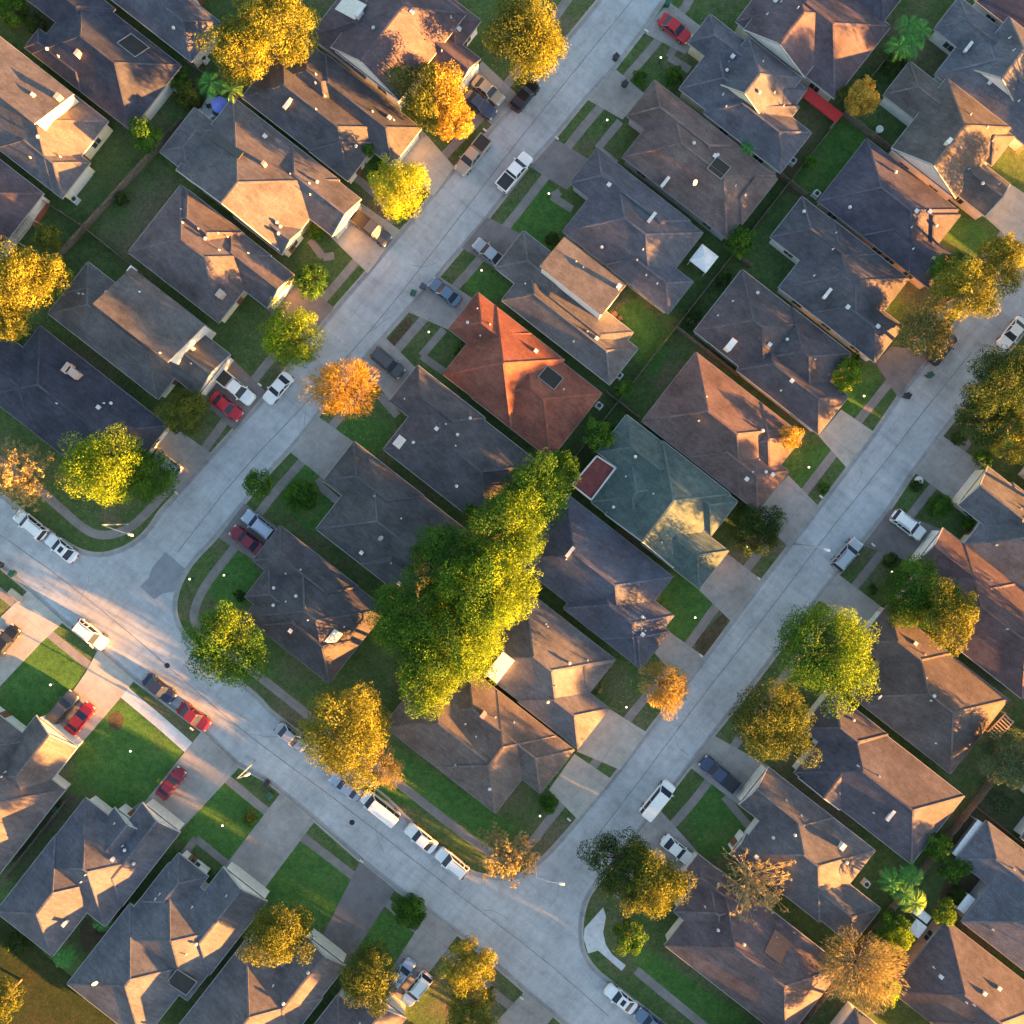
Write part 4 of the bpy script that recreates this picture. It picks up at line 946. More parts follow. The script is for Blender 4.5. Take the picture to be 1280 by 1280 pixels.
 (1145, 608, 9, 'dark', 'dark bush beside the light fountain on the right street corner lawn', dict(h=1.5)),
 (560, 165, 1, 'dark', '', None),
 (970, 165, 6, 'green', 'small green bush beside the yellow gabled house wall', dict(h=1.5)),
 (500, 262, 18, 'green', 'dark green undergrowth at the foot of the bright yellow tree', dict(h=3.5)),
 (640, 20, 1, 'dark', '', None),
 # yard planting
 (866, 398, 13, 'dark', 'dark shrubs in the shaded yard behind the blue grey house', dict(h=2.0)),
 (1012, 205, 10, 'green', 'green shrub in the yard below the yellow gabled house', dict(h=2.2)),
 (760, 540, 12, 'green', 'green shrub between the terracotta roof and the teal roof corner', dict(h=2.5)),
 (1205, 745, 12, 'dark', 'dark shrub beside the golden olive tree on the right', dict(h=1.8)),
 (1252, 1005, 14, 'greygreen', 'grey green shrub in the yard below the slatted pergola', dict(h=2.2)),
 (152, 250, 9, 'dark', 'dark shrub in the lawn corner below the two storey house at the left', dict(h=1.5)),
 (270, 330, 9, 'dark', 'dark shrub in the narrow gap at the back of the sunlit house', dict(h=1.6)),
 (905, 350, 11, 'dark', 'dark shrub below the white gazebo', dict(h=1.8)),
 (1030, 610, 8, 'green', 'green shrub on the lawn strip of the maroon brown house', dict(h=1.2)),
 (475, 765, 10, 'dark', 'dark shrub beside the patio of the dark corner house', dict(h=2.0)),
 (1195, 1118, 12, 'dark', 'dark shrub in the bare yard left of the plain grey house', dict(h=1.8)),
 (20, 1180, 16, 'dark', 'dark shrub at the left edge near the bottom', dict(h=1.8)),
 (590, 640, 14, 'green', 'green undergrowth at the upper left of the long tree row', dict(h=4.0)),
 (300, 745, 9, 'dark', 'dark shrub on the corner lawn by the dark folded roof', dict(h=1.4)),
 # front garden shrubs
 (757, 222, 9, 'green', 'small bush by the white chimney box of the blue grey house', dict(h=1.3)),
 (573, 440, 7, 'green', 'tiny green bush in the recessed lawn of the terracotta roofed house', dict(h=1.2)),
 (583, 432, 8, 'dark', 'dark bush against the recessed wall of the terracotta roofed house', dict(h=1.5)),
 (425, 640, 9, 'dark', 'dark bush at the front wall of the charcoal roofed house', dict(h=1.3)),
 (868, 666, 8, 'green', 'green bush in the notch of the teal roofed house', dict(h=1.3)),
 (1003, 1010, 8, 'dark', 'dark bush in the gap beside the grey house', dict(h=1.3)),
 (938, 1050, 8, 'dark', 'dark bush at the entrance of the grey house on the right street', dict(h=1.3)),
 (150, 1024, 7, 'green', 'green bush at the steps of the slate house, bottom left', dict(h=1.2)),
 (240, 1100, 8, 'green', 'green bush in the small square lawn at the bottom left', dict(h=1.2)),
 (1068, 447, 7, 'green', 'green bush beside the front wall behind the small bright green tree', dict(h=1.2)),
 (1190, 690, 9, 'dark', 'dark bush behind the white gutter of the purple red house', dict(h=1.4)),
 (745, 246, 8, 'dark', 'dark round bush on the lawn corner of the blue grey house', dict(h=1.3)),
 (690, 300, 10, 'dark', 'dark shadowy bush on the lawn of the blue grey house', dict(h=1.4)),
 (418, 228, 8, 'green', 'green bush beside the front step of the brownish grey house', dict(h=1.3)),
 (1210, 655, 9, 'green', 'green bush in the notch of the cream gabled house', dict(h=1.4)),
 # off frame, to the lower right: added trees blocking low sun, then further neighbours
 (960, 1335, 42, 'green', 'added green tree on the long side lawn below the bottom edge', dict(h=9, squash=.85)),
 (1045, 1405, 46, 'olive', 'added olive tree on the side lawn, further below the bottom edge', dict(h=9, squash=.85)),
 (1130, 1470, 46, 'green', 'added green tree on the side lawn, farthest below the bottom edge', dict(h=9, squash=.85)),
 (860, 1440, 46, 'dark', 'added dark tree across the road below the bottom edge', dict(h=11)),
 (960, 1520, 46, 'olive', 'added olive tree across the road far below the bottom edge', dict(h=11)),
 (905, 1312, 30, 'green', 'added low green tree on the side lawn just below the bottom edge', dict(h=6.5, squash=.95)),
 (1002, 1372, 34, 'dark', 'added dark tree between two trees on the side lawn below the bottom edge', dict(h=8, squash=.9)),
 (1090, 1440, 34, 'olive', 'added olive tree between two green trees far down the side lawn', dict(h=8, squash=.9)),
 (1235, 1570, 44, 'green', 'added green tree beyond the lower right corner, nearest of a row by the road', dict(h=11)),
 (1300, 1625, 44, 'olive', 'added olive tree beyond the lower right corner, second in the row by the road', dict(h=11)),
 (1365, 1670, 44, 'green', 'added green tree beyond the lower right corner, third in the row by the road', dict(h=11)),
 (1430, 1720, 44, 'dark', 'added dark tree beyond the lower right corner, fourth in the row by the road', dict(h=11)),
 (1500, 1775, 44, 'olive', 'added olive tree beyond the lower right corner, last in the row by the road', dict(h=11)),
 (1345, 640, 45, 'green', 'green tree beyond the right edge beside the cream gabled house', dict(h=11)),
 (1375, 830, 50, 'olive', 'olive tree beyond the right edge behind the dark brown house', dict(h=11)),
 (1350, 1010, 45, 'green', 'green tree beyond the right edge behind the plain grey house', dict(h=10)),
 (1380, 1200, 50, 'olive', 'olive tree beyond the right edge near the plum house', dict(h=11)),
 (1180, 1340, 45, 'green', 'green tree below the bottom edge by the bare tan tree', dict(h=11)),
 (700, 1360, 45, 'green', 'green tree below the bottom edge across the street bend', dict(h=10)),
 (1340, 420, 50, 'dark', 'dark tree beyond the right edge next to the right street', dict(h=11)),
 (1420, 300, 50, 'green', 'green tree beyond the upper right edge', dict(h=11)),
 (1380, 150, 45, 'olive', 'olive tree beyond the top right edge', dict(h=10)),
]
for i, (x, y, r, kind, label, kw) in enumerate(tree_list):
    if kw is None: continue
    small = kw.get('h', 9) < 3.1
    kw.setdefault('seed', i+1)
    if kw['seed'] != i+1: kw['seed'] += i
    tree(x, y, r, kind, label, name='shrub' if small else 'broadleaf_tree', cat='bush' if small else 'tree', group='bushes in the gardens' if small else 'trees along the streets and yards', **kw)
tree(432, 487, 44, 'orange', 'feathery orange autumn tree leaning over the left street', name='feathery_tree', h=11, seed=3, dens=.8, spiky=True, lobes=60)
tree(828, 856, 35, 'tan', 'pale orange feathery tree at the kerb in front of the blue roofed house', name='feathery_tree', h=10, seed=4, dens=.75, spiky=True, lobes=45, second=(LEAF['orange'], lambda p, i, r: r.random(len(i)) < .5))
# fallen leaves under the trees that have turned
rngl = np.random.default_rng(5); lp = []
for (x, y, rr_) in ((432, 500, 55), (828, 866, 50), (545, 140, 50), (345, 60, 50), (497, 245, 50), (365, 425, 50), (430, 935, 75), (30, 370, 55), (1200, 380, 60), (1165, 420, 40), (800, 1110, 65), (965, 905, 55), (1078, 1215, 55), (585, 1220, 45), (463, 1225, 45), (352, 1170, 50), (635, 1066, 32), (1077, 122, 30), (20, 592, 40), (132, 600, 55), (655, 60, 60), (987, 550, 22), (1260, 550, 40), (1180, 770, 50)):
    n_ = int(rr_*7); q_ = rngl.normal(size=(n_, 2))*rr_*.55+np.array([x, y])
    lp.append(np.stack([(q_[:, 0]-640)/K, (640-q_[:, 1])/K, np.full(n_, .15)], 1))
lp = np.vstack(lp); N_ = len(lp); an = rngl.random(N_)*6.28; sz = .05+.06*rngl.random(N_)
mb = MB(); mb.v = []; 
for (x_, y_, z_), a_, s_ in zip(lp, an, sz):
    c_, d_ = math.cos(a_)*s_, math.sin(a_)*s_; b_ = len(mb.v); mb.v += [(x_-c_, y_-d_, z_), (x_+d_*.6, y_-c_*.6, z_+.02), (x_+c_, y_+d_, z_), (x_-d_*.6, y_+c_*.6, z_+.015)]; mb.f.append([b_, b_+1, b_+2, b_+3]); mb.m.append(0)
tag(build('fallen_leaves', mb, mat_plain('fallen leaves', (.38, .27, .10), .9, 0, .45, 3.0)), 'yellow brown leaves scattered on the ground under the autumn trees', 'leaves', None, 'stuff')
bare_tree(940, 1102, 38, 'bare tan branched tree between the grey house and the corner house', 5, 'tan', 260, h=7, strands=2, thick=2.2)
tree(1078, 1212, 52, 'tan', 'large feathery tan tree at the bottom right', name='feathery_tree', h=10, seed=6, dens=.62, spiky=True, lobes=60)
bare_tree(25, 592, 38, 'thin brownish orange tree at the left edge below the navy roof', 8, 'tan', 900, h=5)
tree(478, 958, 28, 'tan', 'thin pale brown tree at the right side of the big golden tree', name='feathery_tree', h=8, seed=9, dens=.6, spiky=True)
bare_tree(635, 1066, 30, 'faded orange thin tree on the corner lawn', 10, 'tan', 900, h=4)
palm(262, 102, 22, 'green palm in the garden beside the blue umbrella', 1, 4.0, 16)
palm(291, 114, 17, 'bright yellow green palm just right of the green palm by the blue umbrella', 2, 4.5, 9, mat='yellow')
palm(1138, 44, 34, 'large clump of green palms at the top right', 3, 4.5, 15, ((-.35, -.35), (.4, .2), (0, .45), (.1, -.25)))
palm(937, 181, 15, 'small green palm between the brown house and the yellow gabled house', 4, 3.5, 13)
palm(1128, 1106, 34, 'green palm clump beside the dark hip roof at the lower right', 5, 4.5, 15, ((-.35, .1), (.35, .25), (.1, -.3)))
palm(1143, 1128, 20, 'yellow green palm at the lower edge of the palm clump, lower right', 6, 5.2, 14, mat='yellow')
palm(125, 1155, 18, 'green palm right of the slate house gable at the bottom left', 7, 3.0, 14)
palm(76, 1198, 20, 'green palm behind the slate house by the bottom left fence', 8, 3.0, 14)
# ------------------------------------------------------------------ vehicles
M_GL2 = mat_plain('car glass', (.025, .035, .06), .35); M_GL2.node_tree.nodes['Principled BSDF'].inputs['Specular IOR Level'].default_value = .25
M_HEAD = mat_plain('headlight lens', (.7, .7, .68), .2)
M_TAIL = mat_plain('tail light lens', (.35, .02, .02), .3)
PAINT = {k: mat_paint('paint '+k, c, m) for k, (c, m) in dict(
  white=((.88, .88, .88), 0.), red=((.50, .012, .025), 0.), maroon=((.20, .015, .035), .1), silver=((.46, .48, .52), .5), bluegrey=((.16, .22, .32), .4), navy=((.03, .04, .09), .3),
  black=((.02, .02, .025), .3), tan=((.40, .37, .31), .3), brown=((.10, .07, .05), .2), lightblue=((.42, .47, .60), .3), charcoal=((.085, .085, .095), .2), darkblue=((.05, .07, .13), .3)).items()}
def rrect(x0, x1, w, z, r=.35, n=4, taper0=1., taper1=1.):
    """rounded rectangle loop; taper narrows the ends"""
    pts = []
    for cx, cy, a0 in ((x1-r, w/2*taper1-r, 0), (x0+r, w/2*taper0-r, 90), (x0+r, -w/2*taper0+r, 180), (x1-r, -w/2*taper1+r, 270)):
        for i in range(n+1):
            a = math.radians(a0+90*i/n); pts.append((cx+r*math.cos(a), cy+r*math.sin(a), z))
    return pts
SPEC = {  # length, width, hood z, roof z, cabin base (x0,x1), roof (x0,x1)
 'sedan': (4.75, 1.86, .92, 1.43, (-1.75, 1.00), (-1.0, .28)), 'suv': (4.85, 1.98, 1.05, 1.72, (-2.32, 1.15), (-2.02, .45)),
 'pickup': (5.9, 2.0, 1.12, 1.82, (-.75, 1.55), (-.55, .85)), 'van': (5.6, 2.05, 1.15, 2.05, (-2.75, 1.95), (-2.68, 1.25)), 'hatch': (4.2, 1.78, .95, 1.5, (-1.98, .95), (-1.6, .3))}
def car_meshes(t):
    L, wd, hz, rz, (b0, b1), (r0, r1) = SPEC[t]; h = L/2; out = {}
    m = MB(); tp = .93
    m.loft([rrect(-h+.08, h-.1, wd-.12, .24, .38, taper1=tp), rrect(-h, h, wd, .42, .42, taper1=tp), rrect(-h+.02, h-.02, wd, hz-.32, .42, taper1=tp),
            rrect(-h+.07, h-.14, wd-.06, hz-.10, .42, taper1=.9), rrect(-h+.16, h-.36, wd-.22, hz, .34, taper1=.9)], 0, True, True)
    out['body'] = m
    g = wd-.16
    if t == 'pickup':
        bed = MB(); bx0, bx1 = -h+.10, b0-.05
        for y in (-1, 1): bed.box(((bx0+bx1)/2, y*(wd/2-.1), hz+.10), (bx1-bx0, .12, .26))
        bed.box((bx0+.04, 0, hz+.10), (.1, wd-.32, .26)); bed.box((bx1-.04, 0, hz+.1), (.1, wd-.32, .26))
        out['bed_rail'] = bed
        fl = MB(); fl.box(((bx0+bx1)/2, 0, hz+.02), (bx1-bx0-.2, wd-.34, .05)); out['bed_floor'] = fl
    # glass cabin sides
    def cab(x0, x1, w, z, r): return rrect(x0, x1, w, z, r, 3)
    cb = cab(b0, b1, g, hz-.03, .18); ct = cab(r0, r1, g-.34, rz-.05, .16)
    n = len(cb); side = MB(); front = MB(); rear = MB()
    for i in range(n):
        j = (i+1) % n; nx = (cb[i][0]+cb[j][0])/2; dx = cb[j][0]-cb[i][0]; dy = cb[j][1]-cb[i][1]
        q = [cb[i], cb[j], ct[j], ct[i]]
        if abs(dy) > abs(dx)*.9: (front if nx > (b0+b1)/2 else rear).face(q)
        else: side.face(q)
    out['windshield'] = front; out['rear_window'] = rear; out['side_window'] = side
    r = MB(); r.loft([cab(r0-.03, r1+.03, g-.28, rz-.07, .17), cab(r0+.02, r1-.02, g-.36, rz, .16)], 0, True, True)
    # pillars
    for sy in (-1, 1):
        for (xb, xt) in ((b0+.1, r0+.08), (b1-.1, r1-.06)): r.beam((xb, sy*(g/2-.02), hz-.02), (xt, sy*(g/2-.17), rz-.05), .09, .05)
        xm = (b0+b1)/2-.1; r.beam((xm, sy*(g/2-.005), hz-.02), (xm-.05, sy*(g/2-.155), rz-.05), .10, .04)
        if t in ('suv', 'van'): xm = b0+.9; r.beam((xm, sy*(g/2-.005), hz-.02), (xm+.03, sy*(g/2-.155), rz-.05), .10, .04)
    out['roof'] = r
    for nm, x, sg in (('headlight', h-.16, 1), ('tail_light', -h+.06, -1)): 
        for y in (-1, 1):
            q = MB(); q.box((x, y*(wd/2-.36), hz-.24), (.22, .34, .15), 0); out[nm+('' if y < 0 else '#')] = q
    for y in (-1, 1):
        q = MB(); q.box((b1-.25, y*(wd/2+.06), hz+.02), (.14, .2, .13)); out['mirror'+('' if y < 0 else '#')] = q
    wr = .34 if t in ('sedan', 'hatch') else .39
    i = 0
    for x in (h-.95, -h+.95):
        for y in (-1, 1):
            q = MB(); q.tube((x, y*(wd/2-.22), wr), (x, y*(wd/2-.005), wr), wr, wr, 14); out['wheel'+'#'*i] = q
            q = MB(); q.tube((x, y*(wd/2-.02), wr), (x, y*(wd/2+.01), wr), wr*.62, wr*.55, 10); out['rim'+'#'*i] = q; i += 1
    if t in ('suv',):
        q = MB()
        for y in (-1, 1): q.beam((r0+.3, y*(g/2-.28), rz+.05), (r1-.3, y*(g/2-.28), rz+.05), .05, .05)
        out['roof_rack'] = q
    return out
protos = {}
def make_car(t):
    root = empty('parked_'+{'sedan': 'car', 'hatch': 'car', 'suv': 'suv', 'pickup': 'pickup_truck', 'van': 'van'}[t]); parts = {}
    for nm, mb in car_meshes(t).items():
        base = nm.strip('#'); nh = nm.count('#')
        m = {'body': PAINT['white'], 'roof': PAINT['white'], 'bed_rail': PAINT['white'], 'mirror': PAINT['white'], 'bed_floor': M_BLACK, 'windshield': M_GL2, 'rear_window': M_GL2, 'side_window': M_GL2, 'headlight': M_HEAD, 'tail_light': M_TAIL, 'wheel': M_TYRE, 'rim': M_RIM, 'roof_rack': M_BLACK}[base]
        par = root
        if base == 'rim': par = parts['wheel'+'#'*nh]
        if base == 'roof_rack': par = parts['roof']
        parts[nm] = build(base, mb, m, par, smooth=base in ('body',))
        if base in ('body', 'roof', 'bed_rail', 'mirror'): parts[nm].material_slots[0].link = 'OBJECT'; parts[nm].material_slots[0].material = PAINT['white']
        if base == 'body':
            me = parts[nm].data
            for p in me.polygons: p.use_smooth = False
    return root
def copy_tree(o, parent=None):
    c = o.copy(); COL.objects.link(c); c.parent = parent
    for ch in list(o.children): copy_tree(ch, c)
    return c
def repaint(o, m):
    for ch in o.children:
        if ch.type == 'MESH' and ch.name.split('.')[0] in ('body', 'roof', 'bed_rail', 'mirror'): ch.material_slots[0].material = m
DIR = {'u+': ANG, 'u-': ANG+math.pi, 'v+': ANG+math.pi/2, 'v-': ANG-math.pi/2}
cars = [
 (844, 36, 'u+', 'sedan', 'red', 'bright red sedan in the driveway at the top of the picture'),
 (610, 113, 'u+', 'sedan', 'tan', 'beige sedan in the driveway beside the top orange tree'),
 (600, 131, 'u+', 'sedan', 'darkblue', 'dark blue car in the driveway next to the beige sedan'),
 (656, 119, 'v+', 'sedan', 'black', 'dark car half under the big yellow tree on the left street'),
 (591, 194, 'v-', 'pickup', 'tan', 'tan pickup truck with a black bed parked on the left street'),
 (643, 215, 'v+', 'pickup', 'white', 'white pickup truck with a dark loaded bed on the upper left street'),
 (611, 316, 'u-', 'sedan', 'silver', 'silver sedan in the driveway of the two storey tan roofed house'),
 (556, 365, 'u-', 'sedan', 'bluegrey', 'blue grey sedan in the driveway of the terracotta roofed house'),
 (485, 454, 'u+', 'suv', 'charcoal', 'black utility vehicle beside the feathery orange tree'),
 (464, 286, 'u+', 'pickup', 'charcoal', 'black pickup truck in the driveway below the bright yellow tree'),
 (347, 485, 'v-', 'sedan', 'white', 'white sedan parked at the kerb under the yellow green tree'),
 (294, 484, 'u+', 'pickup', 'white', 'white pickup truck with a black bed cover in the driveway next to the red sedan'),
 (283, 508, 'u+', 'sedan', 'red', 'red sedan in the driveway beside the white pickup truck'),
 (209, 580, 'u-', 'hatch', 'lightblue', 'small pale blue car beside the round yellow green tree'),
 (38, 656, 'u-', 'suv', 'white', 'white utility vehicle at the left edge, first of two at the kerb'),
 (76, 685, 'u-', 'sedan', 'white', 'white sedan with a sunroof at the left edge, second of two at the kerb'),
 (324, 656, 'u-', 'suv', 'lightblue', 'pale blue utility vehicle in the driveway above the maroon car'),
 (308, 675, 'u-', 'sedan', 'maroon', 'maroon car in the driveway below the pale blue vehicle'),
 (113, 793, 'u+', 'suv', 'white', 'white utility vehicle parked alone at the kerb near the junction'),
 (199, 861, 'u+', 'sedan', 'navy', 'navy blue sedan parked at the kerb of the lower street'),
 (242, 896, 'u+', 'sedan', 'maroon', 'dark red sedan parked right behind the navy sedan'),
 (364, 922, 'u+', 'sedan', 'silver', 'pale silver car partly under the big golden tree'),
 (432, 983, 'u-', 'sedan', 'lightblue', 'pale car mostly hidden by the big golden tree in front of the long white van'),
 (475, 1010, 'u-', 'van', 'white', 'long white van on the lower street beside the big golden tree'),
 (526, 1048, 'u-', 'sedan', 'white', 'white sedan between the long white van and another white car'),
 (565, 1079, 'u-', 'suv', 'white', 'white vehicle last in the row of three near the lower street bend'),
 (6, 801, 'v+', 'sedan', 'black', 'black car cut by the left edge on the sunlit driveway'),
 (100, 898, 'v+', 'sedan', 'red', 'bright red car in the driveway at the lower left'),
 (79, 884, 'v+', 'suv', 'charcoal', 'dark covered vehicle beside the bright red car at the lower left'),
 (214, 979, 'v+', 'sedan', 'maroon', 'crimson car in the driveway of the slate house at the lower left'),
 (503, 1216, 'v+', 'hatch', 'lightblue', 'small pale car in the bottom driveway next to the larger white one'),
 (521, 1236, 'v-', 'suv', 'white', 'white vehicle in the bottom driveway beside the golden round tree'),
 (822, 1000, 'v+', 'van', 'white', 'white van parked on the right street above the olive tree'),
 (846, 1062, 'u+', 'sedan', 'white', 'white sedan half under the olive tree in front of the corner house'),
 (899, 967, 'u-', 'pickup', 'darkblue', 'dark blue pickup truck in the driveway beside the grey house, right side'),
 (1059, 693, 'v+', 'suv', 'silver', 'silver utility vehicle parked on the right street near the curved street lamp'),
 (1135, 656, 'u+', 'suv', 'white', 'white utility vehicle in the driveway of the purple red house'),
 (1266, 416, 'v-', 'sedan', 'white', 'white sedan parked at the right edge beside the dark green tree'),
 (1179, 436, 'v+', 'sedan', 'black', 'dark car mostly under the olive tan tree on the right street'),
 (776, 1249, 'u-', 'sedan', 'white', 'white sedan with a dark sunroof parked at the bottom by the street bend'),
 (814, 1279, 'u-', 'sedan', 'bluegrey', 'blue car cut by the bottom edge behind the white sedan'),
]
for (x, y, d, t, col, label) in cars:
    if t not in protos: protos[t] = make_car(t); o = protos[t]; first = True
    else: o = copy_tree(protos[t])
    p = W(x, y, .8); on_road = not any(k in label for k in ('driveway',))
    o.location = (p.x, p.y, .012 if 'driveway' not in label and 'beside the round' not in label and 'covered' not in label and 'maroon car in' not in label and 'feathery' not in label and 'half under the olive' not in label else .145)
    o.rotation_euler = (0, 0, DIR[d]+random.uniform(-.03, .03)+(-.02 if d[0] == 'v' else 0))
    tag(o, label, {'sedan': 'car', 'hatch': 'car', 'suv': 'car', 'pickup': 'truck', 'van': 'van'}[t], 'cars parked along the streets and drives')
    repaint(o, PAINT[col])
    if 'sunroof' in label:
        L, wd, hz, rz, b, r = SPEC[t]
        mb = MB(); mb.box(((r[0]+r[1])/2+.05, 0, rz+.008), (.55, .8, .02)); q = build('sunroof', mb, M_GL2, o)

# ------------------------------------------------------------------ street furniture
def street_lamp(bx, by, hx, hy, label):
    b = W(bx, by, .1); h = W(hx, hy, 8.6); root = empty('street_lamp', (b.x, b.y, .1), label, 'street lamp', 'street lamps'); O = root.location.copy()
    top = Vector((b.x, b.y, 8.0)); mb = MB(); mb.tube((b.x, b.y, .1), top, .11, .07, 10); mb.tube((b.x, b.y, .1), (b.x, b.y, .35), .2, .17, 10); build('pole', mb, M_METAL, root, O)
    hd = Vector((h.x, h.y, 8.6)); d = Vector((h.x-b.x, h.y-b.y, 0)); 
    mid = top.lerp(hd, .5)+Vector((0, 0, .25)); mb = MB(); mb.tube(top, mid, .05, .045, 7); mb.tube(mid, hd, .045, .04, 7); build('arm', mb, M_METAL, root, O)
    a = math.atan2(d.y, d.x); d.normalize(); mb = MB(); L = [[], [], []]
    loops = []
    for t, w_, z_ in ((0, .10, .05), (.2, .17, .10), (.55, .19, .10), (.8, .12, .05)):
        n = Vector((-d.y, d.x, 0)); c = hd+d*t
        loops.append([c+n*w_*math.cos(q)+Vector((0, 0, z_*math.sin(q))) for q in [i*math.pi/4 for i in range(8)]])
    mb.loft(loops, 0, True, True); build('lamp_head', mb, M_VENT, root, O)
street_lamp(995, 680, 1030, 686, 'curved street lamp standing at the kerb of the right street near the silver vehicle')
street_lamp(668, 1068, 698, 1104, 'street lamp at the bend in front of the tan brown corner house')
street_lamp(160, 655, 159, 667, 'street lamp on the grassy corner beside the round yellow green tree')
street_lamp(318, 952, 305, 970, 'street lamp at the kerb of the lower street beside the lawn with the small bush')
M_GLOBE = mat_emit('lit globe', (1., .86, .6), .25)
globes = [(826, 72, 'of the house with the yellow gable'), (759, 150, 'of the large brown hip roofed house'), (686, 242, 'of the blue grey house'), (602, 338, 'in front of the two storey tan roof'), (536, 415, 'in front of the terracotta roofed house'),
 (399, 338, 'beside the dark green tree on the left street'), (280, 719, 'right of the corner sidewalk by the junction'), (237, 724, 'left of the corner sidewalk by the junction'), (63, 856, 'on the left lawn of the lower left block'), (163, 939, 'on the big lawn with the bare patch'),
 (278, 1032, 'on the lawn below the lower street lamp'), (675, 1020, 'on the corner lawn'), (934, 683, 'under the dark spreading tree'), (869, 772, 'on the lawn of the blue roofed house'), (783, 884, 'on the lawn left of the pale orange tree'),
 (1011, 584, 'on the lawn of the maroon brown house'), (1080, 495, 'near the small bright green tree'), (1115, 715, 'below the white utility vehicle on the right'), (382, 400, 'at the trunk of the yellow green street tree')]
for x, y, wh in globes:
    p = W(x, y, 1.9); root = empty('yard_lamp', (p.x, p.y, .1), 'small white yard lamp post '+wh, 'lamp', 'yard lamp posts on the front lawns'); O = root.location.copy()
    mb = MB(); mb.tube((p.x, p.y, .1), (p.x, p.y, 1.72), .045, .04, 7); mb.tube((p.x, p.y, 1.68), (p.x, p.y, 1.75), .13, .13, 8); build('post', mb, M_BLACK, root, O)
    mb = MB(); mb.sphere((p.x, p.y, 1.92), .13, 10, 7); build('globe', mb, M_GLOBE, root, O, True)
# bins
M_BING = mat_plain('green bin plastic', (.015, .09, .06), .5); M_BINB = mat_plain('black bin plastic', (.022, .022, .028), .5); M_BINN = mat_plain('blue bin plastic', (.05, .065, .10), .5)
bins = [(770, 72, M_BINB, 'black wheeled bin standing on the left street near the top'), (517, 367, M_BING, 'green wheeled bin on the left street beside the blue grey sedan'), (529, 359, M_BINN, 'dark blue wheeled bin at the front of the blue grey sedan'),
 (1162, 469, M_BING, 'green wheeled bin on the right street near the maroon car'), (1134, 495, M_BINB, 'black wheeled bin on the right street by the small lawn strip'), (16, 717, M_BING, 'green wheeled bin on the street at the left edge'),
 (1, 706, M_BINB, 'black wheeled bin cut by the left edge'), (334, 979, M_BINB, 'black wheeled bin at the kerb of the lower street'), (338, 993, M_BING, 'green wheeled bin on the grass strip of the lower street'), (834, 5, M_BING, 'green wheeled bin at the top edge by the red sedan'),
 (781, 106, M_BINB, 'small black bin on the driveway of the large brown house'), (72, 1012, M_BING, 'green wheeled bin in the side yard of the left edge house')]
for i, (x, y, m, label) in enumerate(bins):
    p = W(x, y, .6); a = ANG+random.uniform(-.4, .4); zb = .01 if 'street' in label and 'strip of the lower' not in label else .145
    root = empty('wheeled_bin', (p.x, p.y, zb), label, 'bin', 'wheeled bins put out for collection'); O = root.location.copy()
    def rr(w, d, z): return [(p.x+x_*math.cos(a)-y_*math.sin(a), p.y+x_*math.sin(a)+y_*math.cos(a), z) for x_, y_, _ in rrect(-w/2, w/2, d, 0, .08, 2)]
    mb = MB(); mb.loft([rr(.5, .55, zb+.08), rr(.66, .74, zb+1.0)], 0, True, True); build('body', mb, m, root, O)
    mb = MB(); mb.loft([rr(.72, .8, zb+1.0), rr(.74, .82, zb+1.06), rr(.5, .58, zb+1.13)], 0, True, True); build('lid', mb, m, root, O)
    for s_ in (-1, 1):
        mb = MB(); ax = Vector((-math.sin(a), math.cos(a), 0)); fx = Vector((math.cos(a), math.sin(a), 0)); c = Vector((p.x, p.y, zb+.12))-fx*.27+ax*s_*.24
        mb.tube(c, c+ax*s_*.07, .12, .12, 10); build('wheel', mb, M_TYRE, root, O)
# mailboxes on posts at the kerbs
mail = [(606, 163, 'at the kerb beside the tan pickup truck'), (808, 39, 'at the kerb left of the red sedan drive'), (696, 173, 'at the kerb of the blue grey house'), (115, 808, 'at the kerb below the lone white vehicle'), (240, 911, 'at the kerb below the dark red sedan'),
 (452, 1076, 'on the strip by the dark asphalt drive'), (948, 723, 'at the kerb of the teal roofed house'), (876, 819, 'at the kerb beside the bare soil strip'), (652, 1247, 'on the kerb at the bottom near the bend'), (711, 1024, 'at the kerb of the tan brown corner house'),
 (1026, 621, 'at the kerb of the maroon brown house'), (1091, 681, 'at the kerb below the white utility vehicle'), (325, 481, 'at the kerb between white pickup and white sedan'), (221, 616, 'at the kerb right of the green tree')]
for x, y, wh in mail:
    p = W(x, y, 1.0); root = empty('mailbox', (p.x, p.y, .1), 'small white mailbox on a post '+wh, 'mailbox', 'mailboxes at the kerbs'); O = root.location.copy()
    mb = MB(); mb.box((p.x, p.y, .6), (.1, .1, 1.0), ANG); build('post', mb, M_WOOD, root, O)
    mb = MB(); L = []
    for t in (-.27, .27):
        c = Vector((p.x, p.y, 1.15))+DU*t; L.append([c+DV*.12*math.cos(q)+Vector((0, 0, .13*math.sin(q) if math.sin(q) > 0 else .06*math.sin(q))) for q in [i*math.pi/5 for i in range(10)]])
    mb.loft(L, 0, True, True); build('box', mb, M_TRIM, root, O)
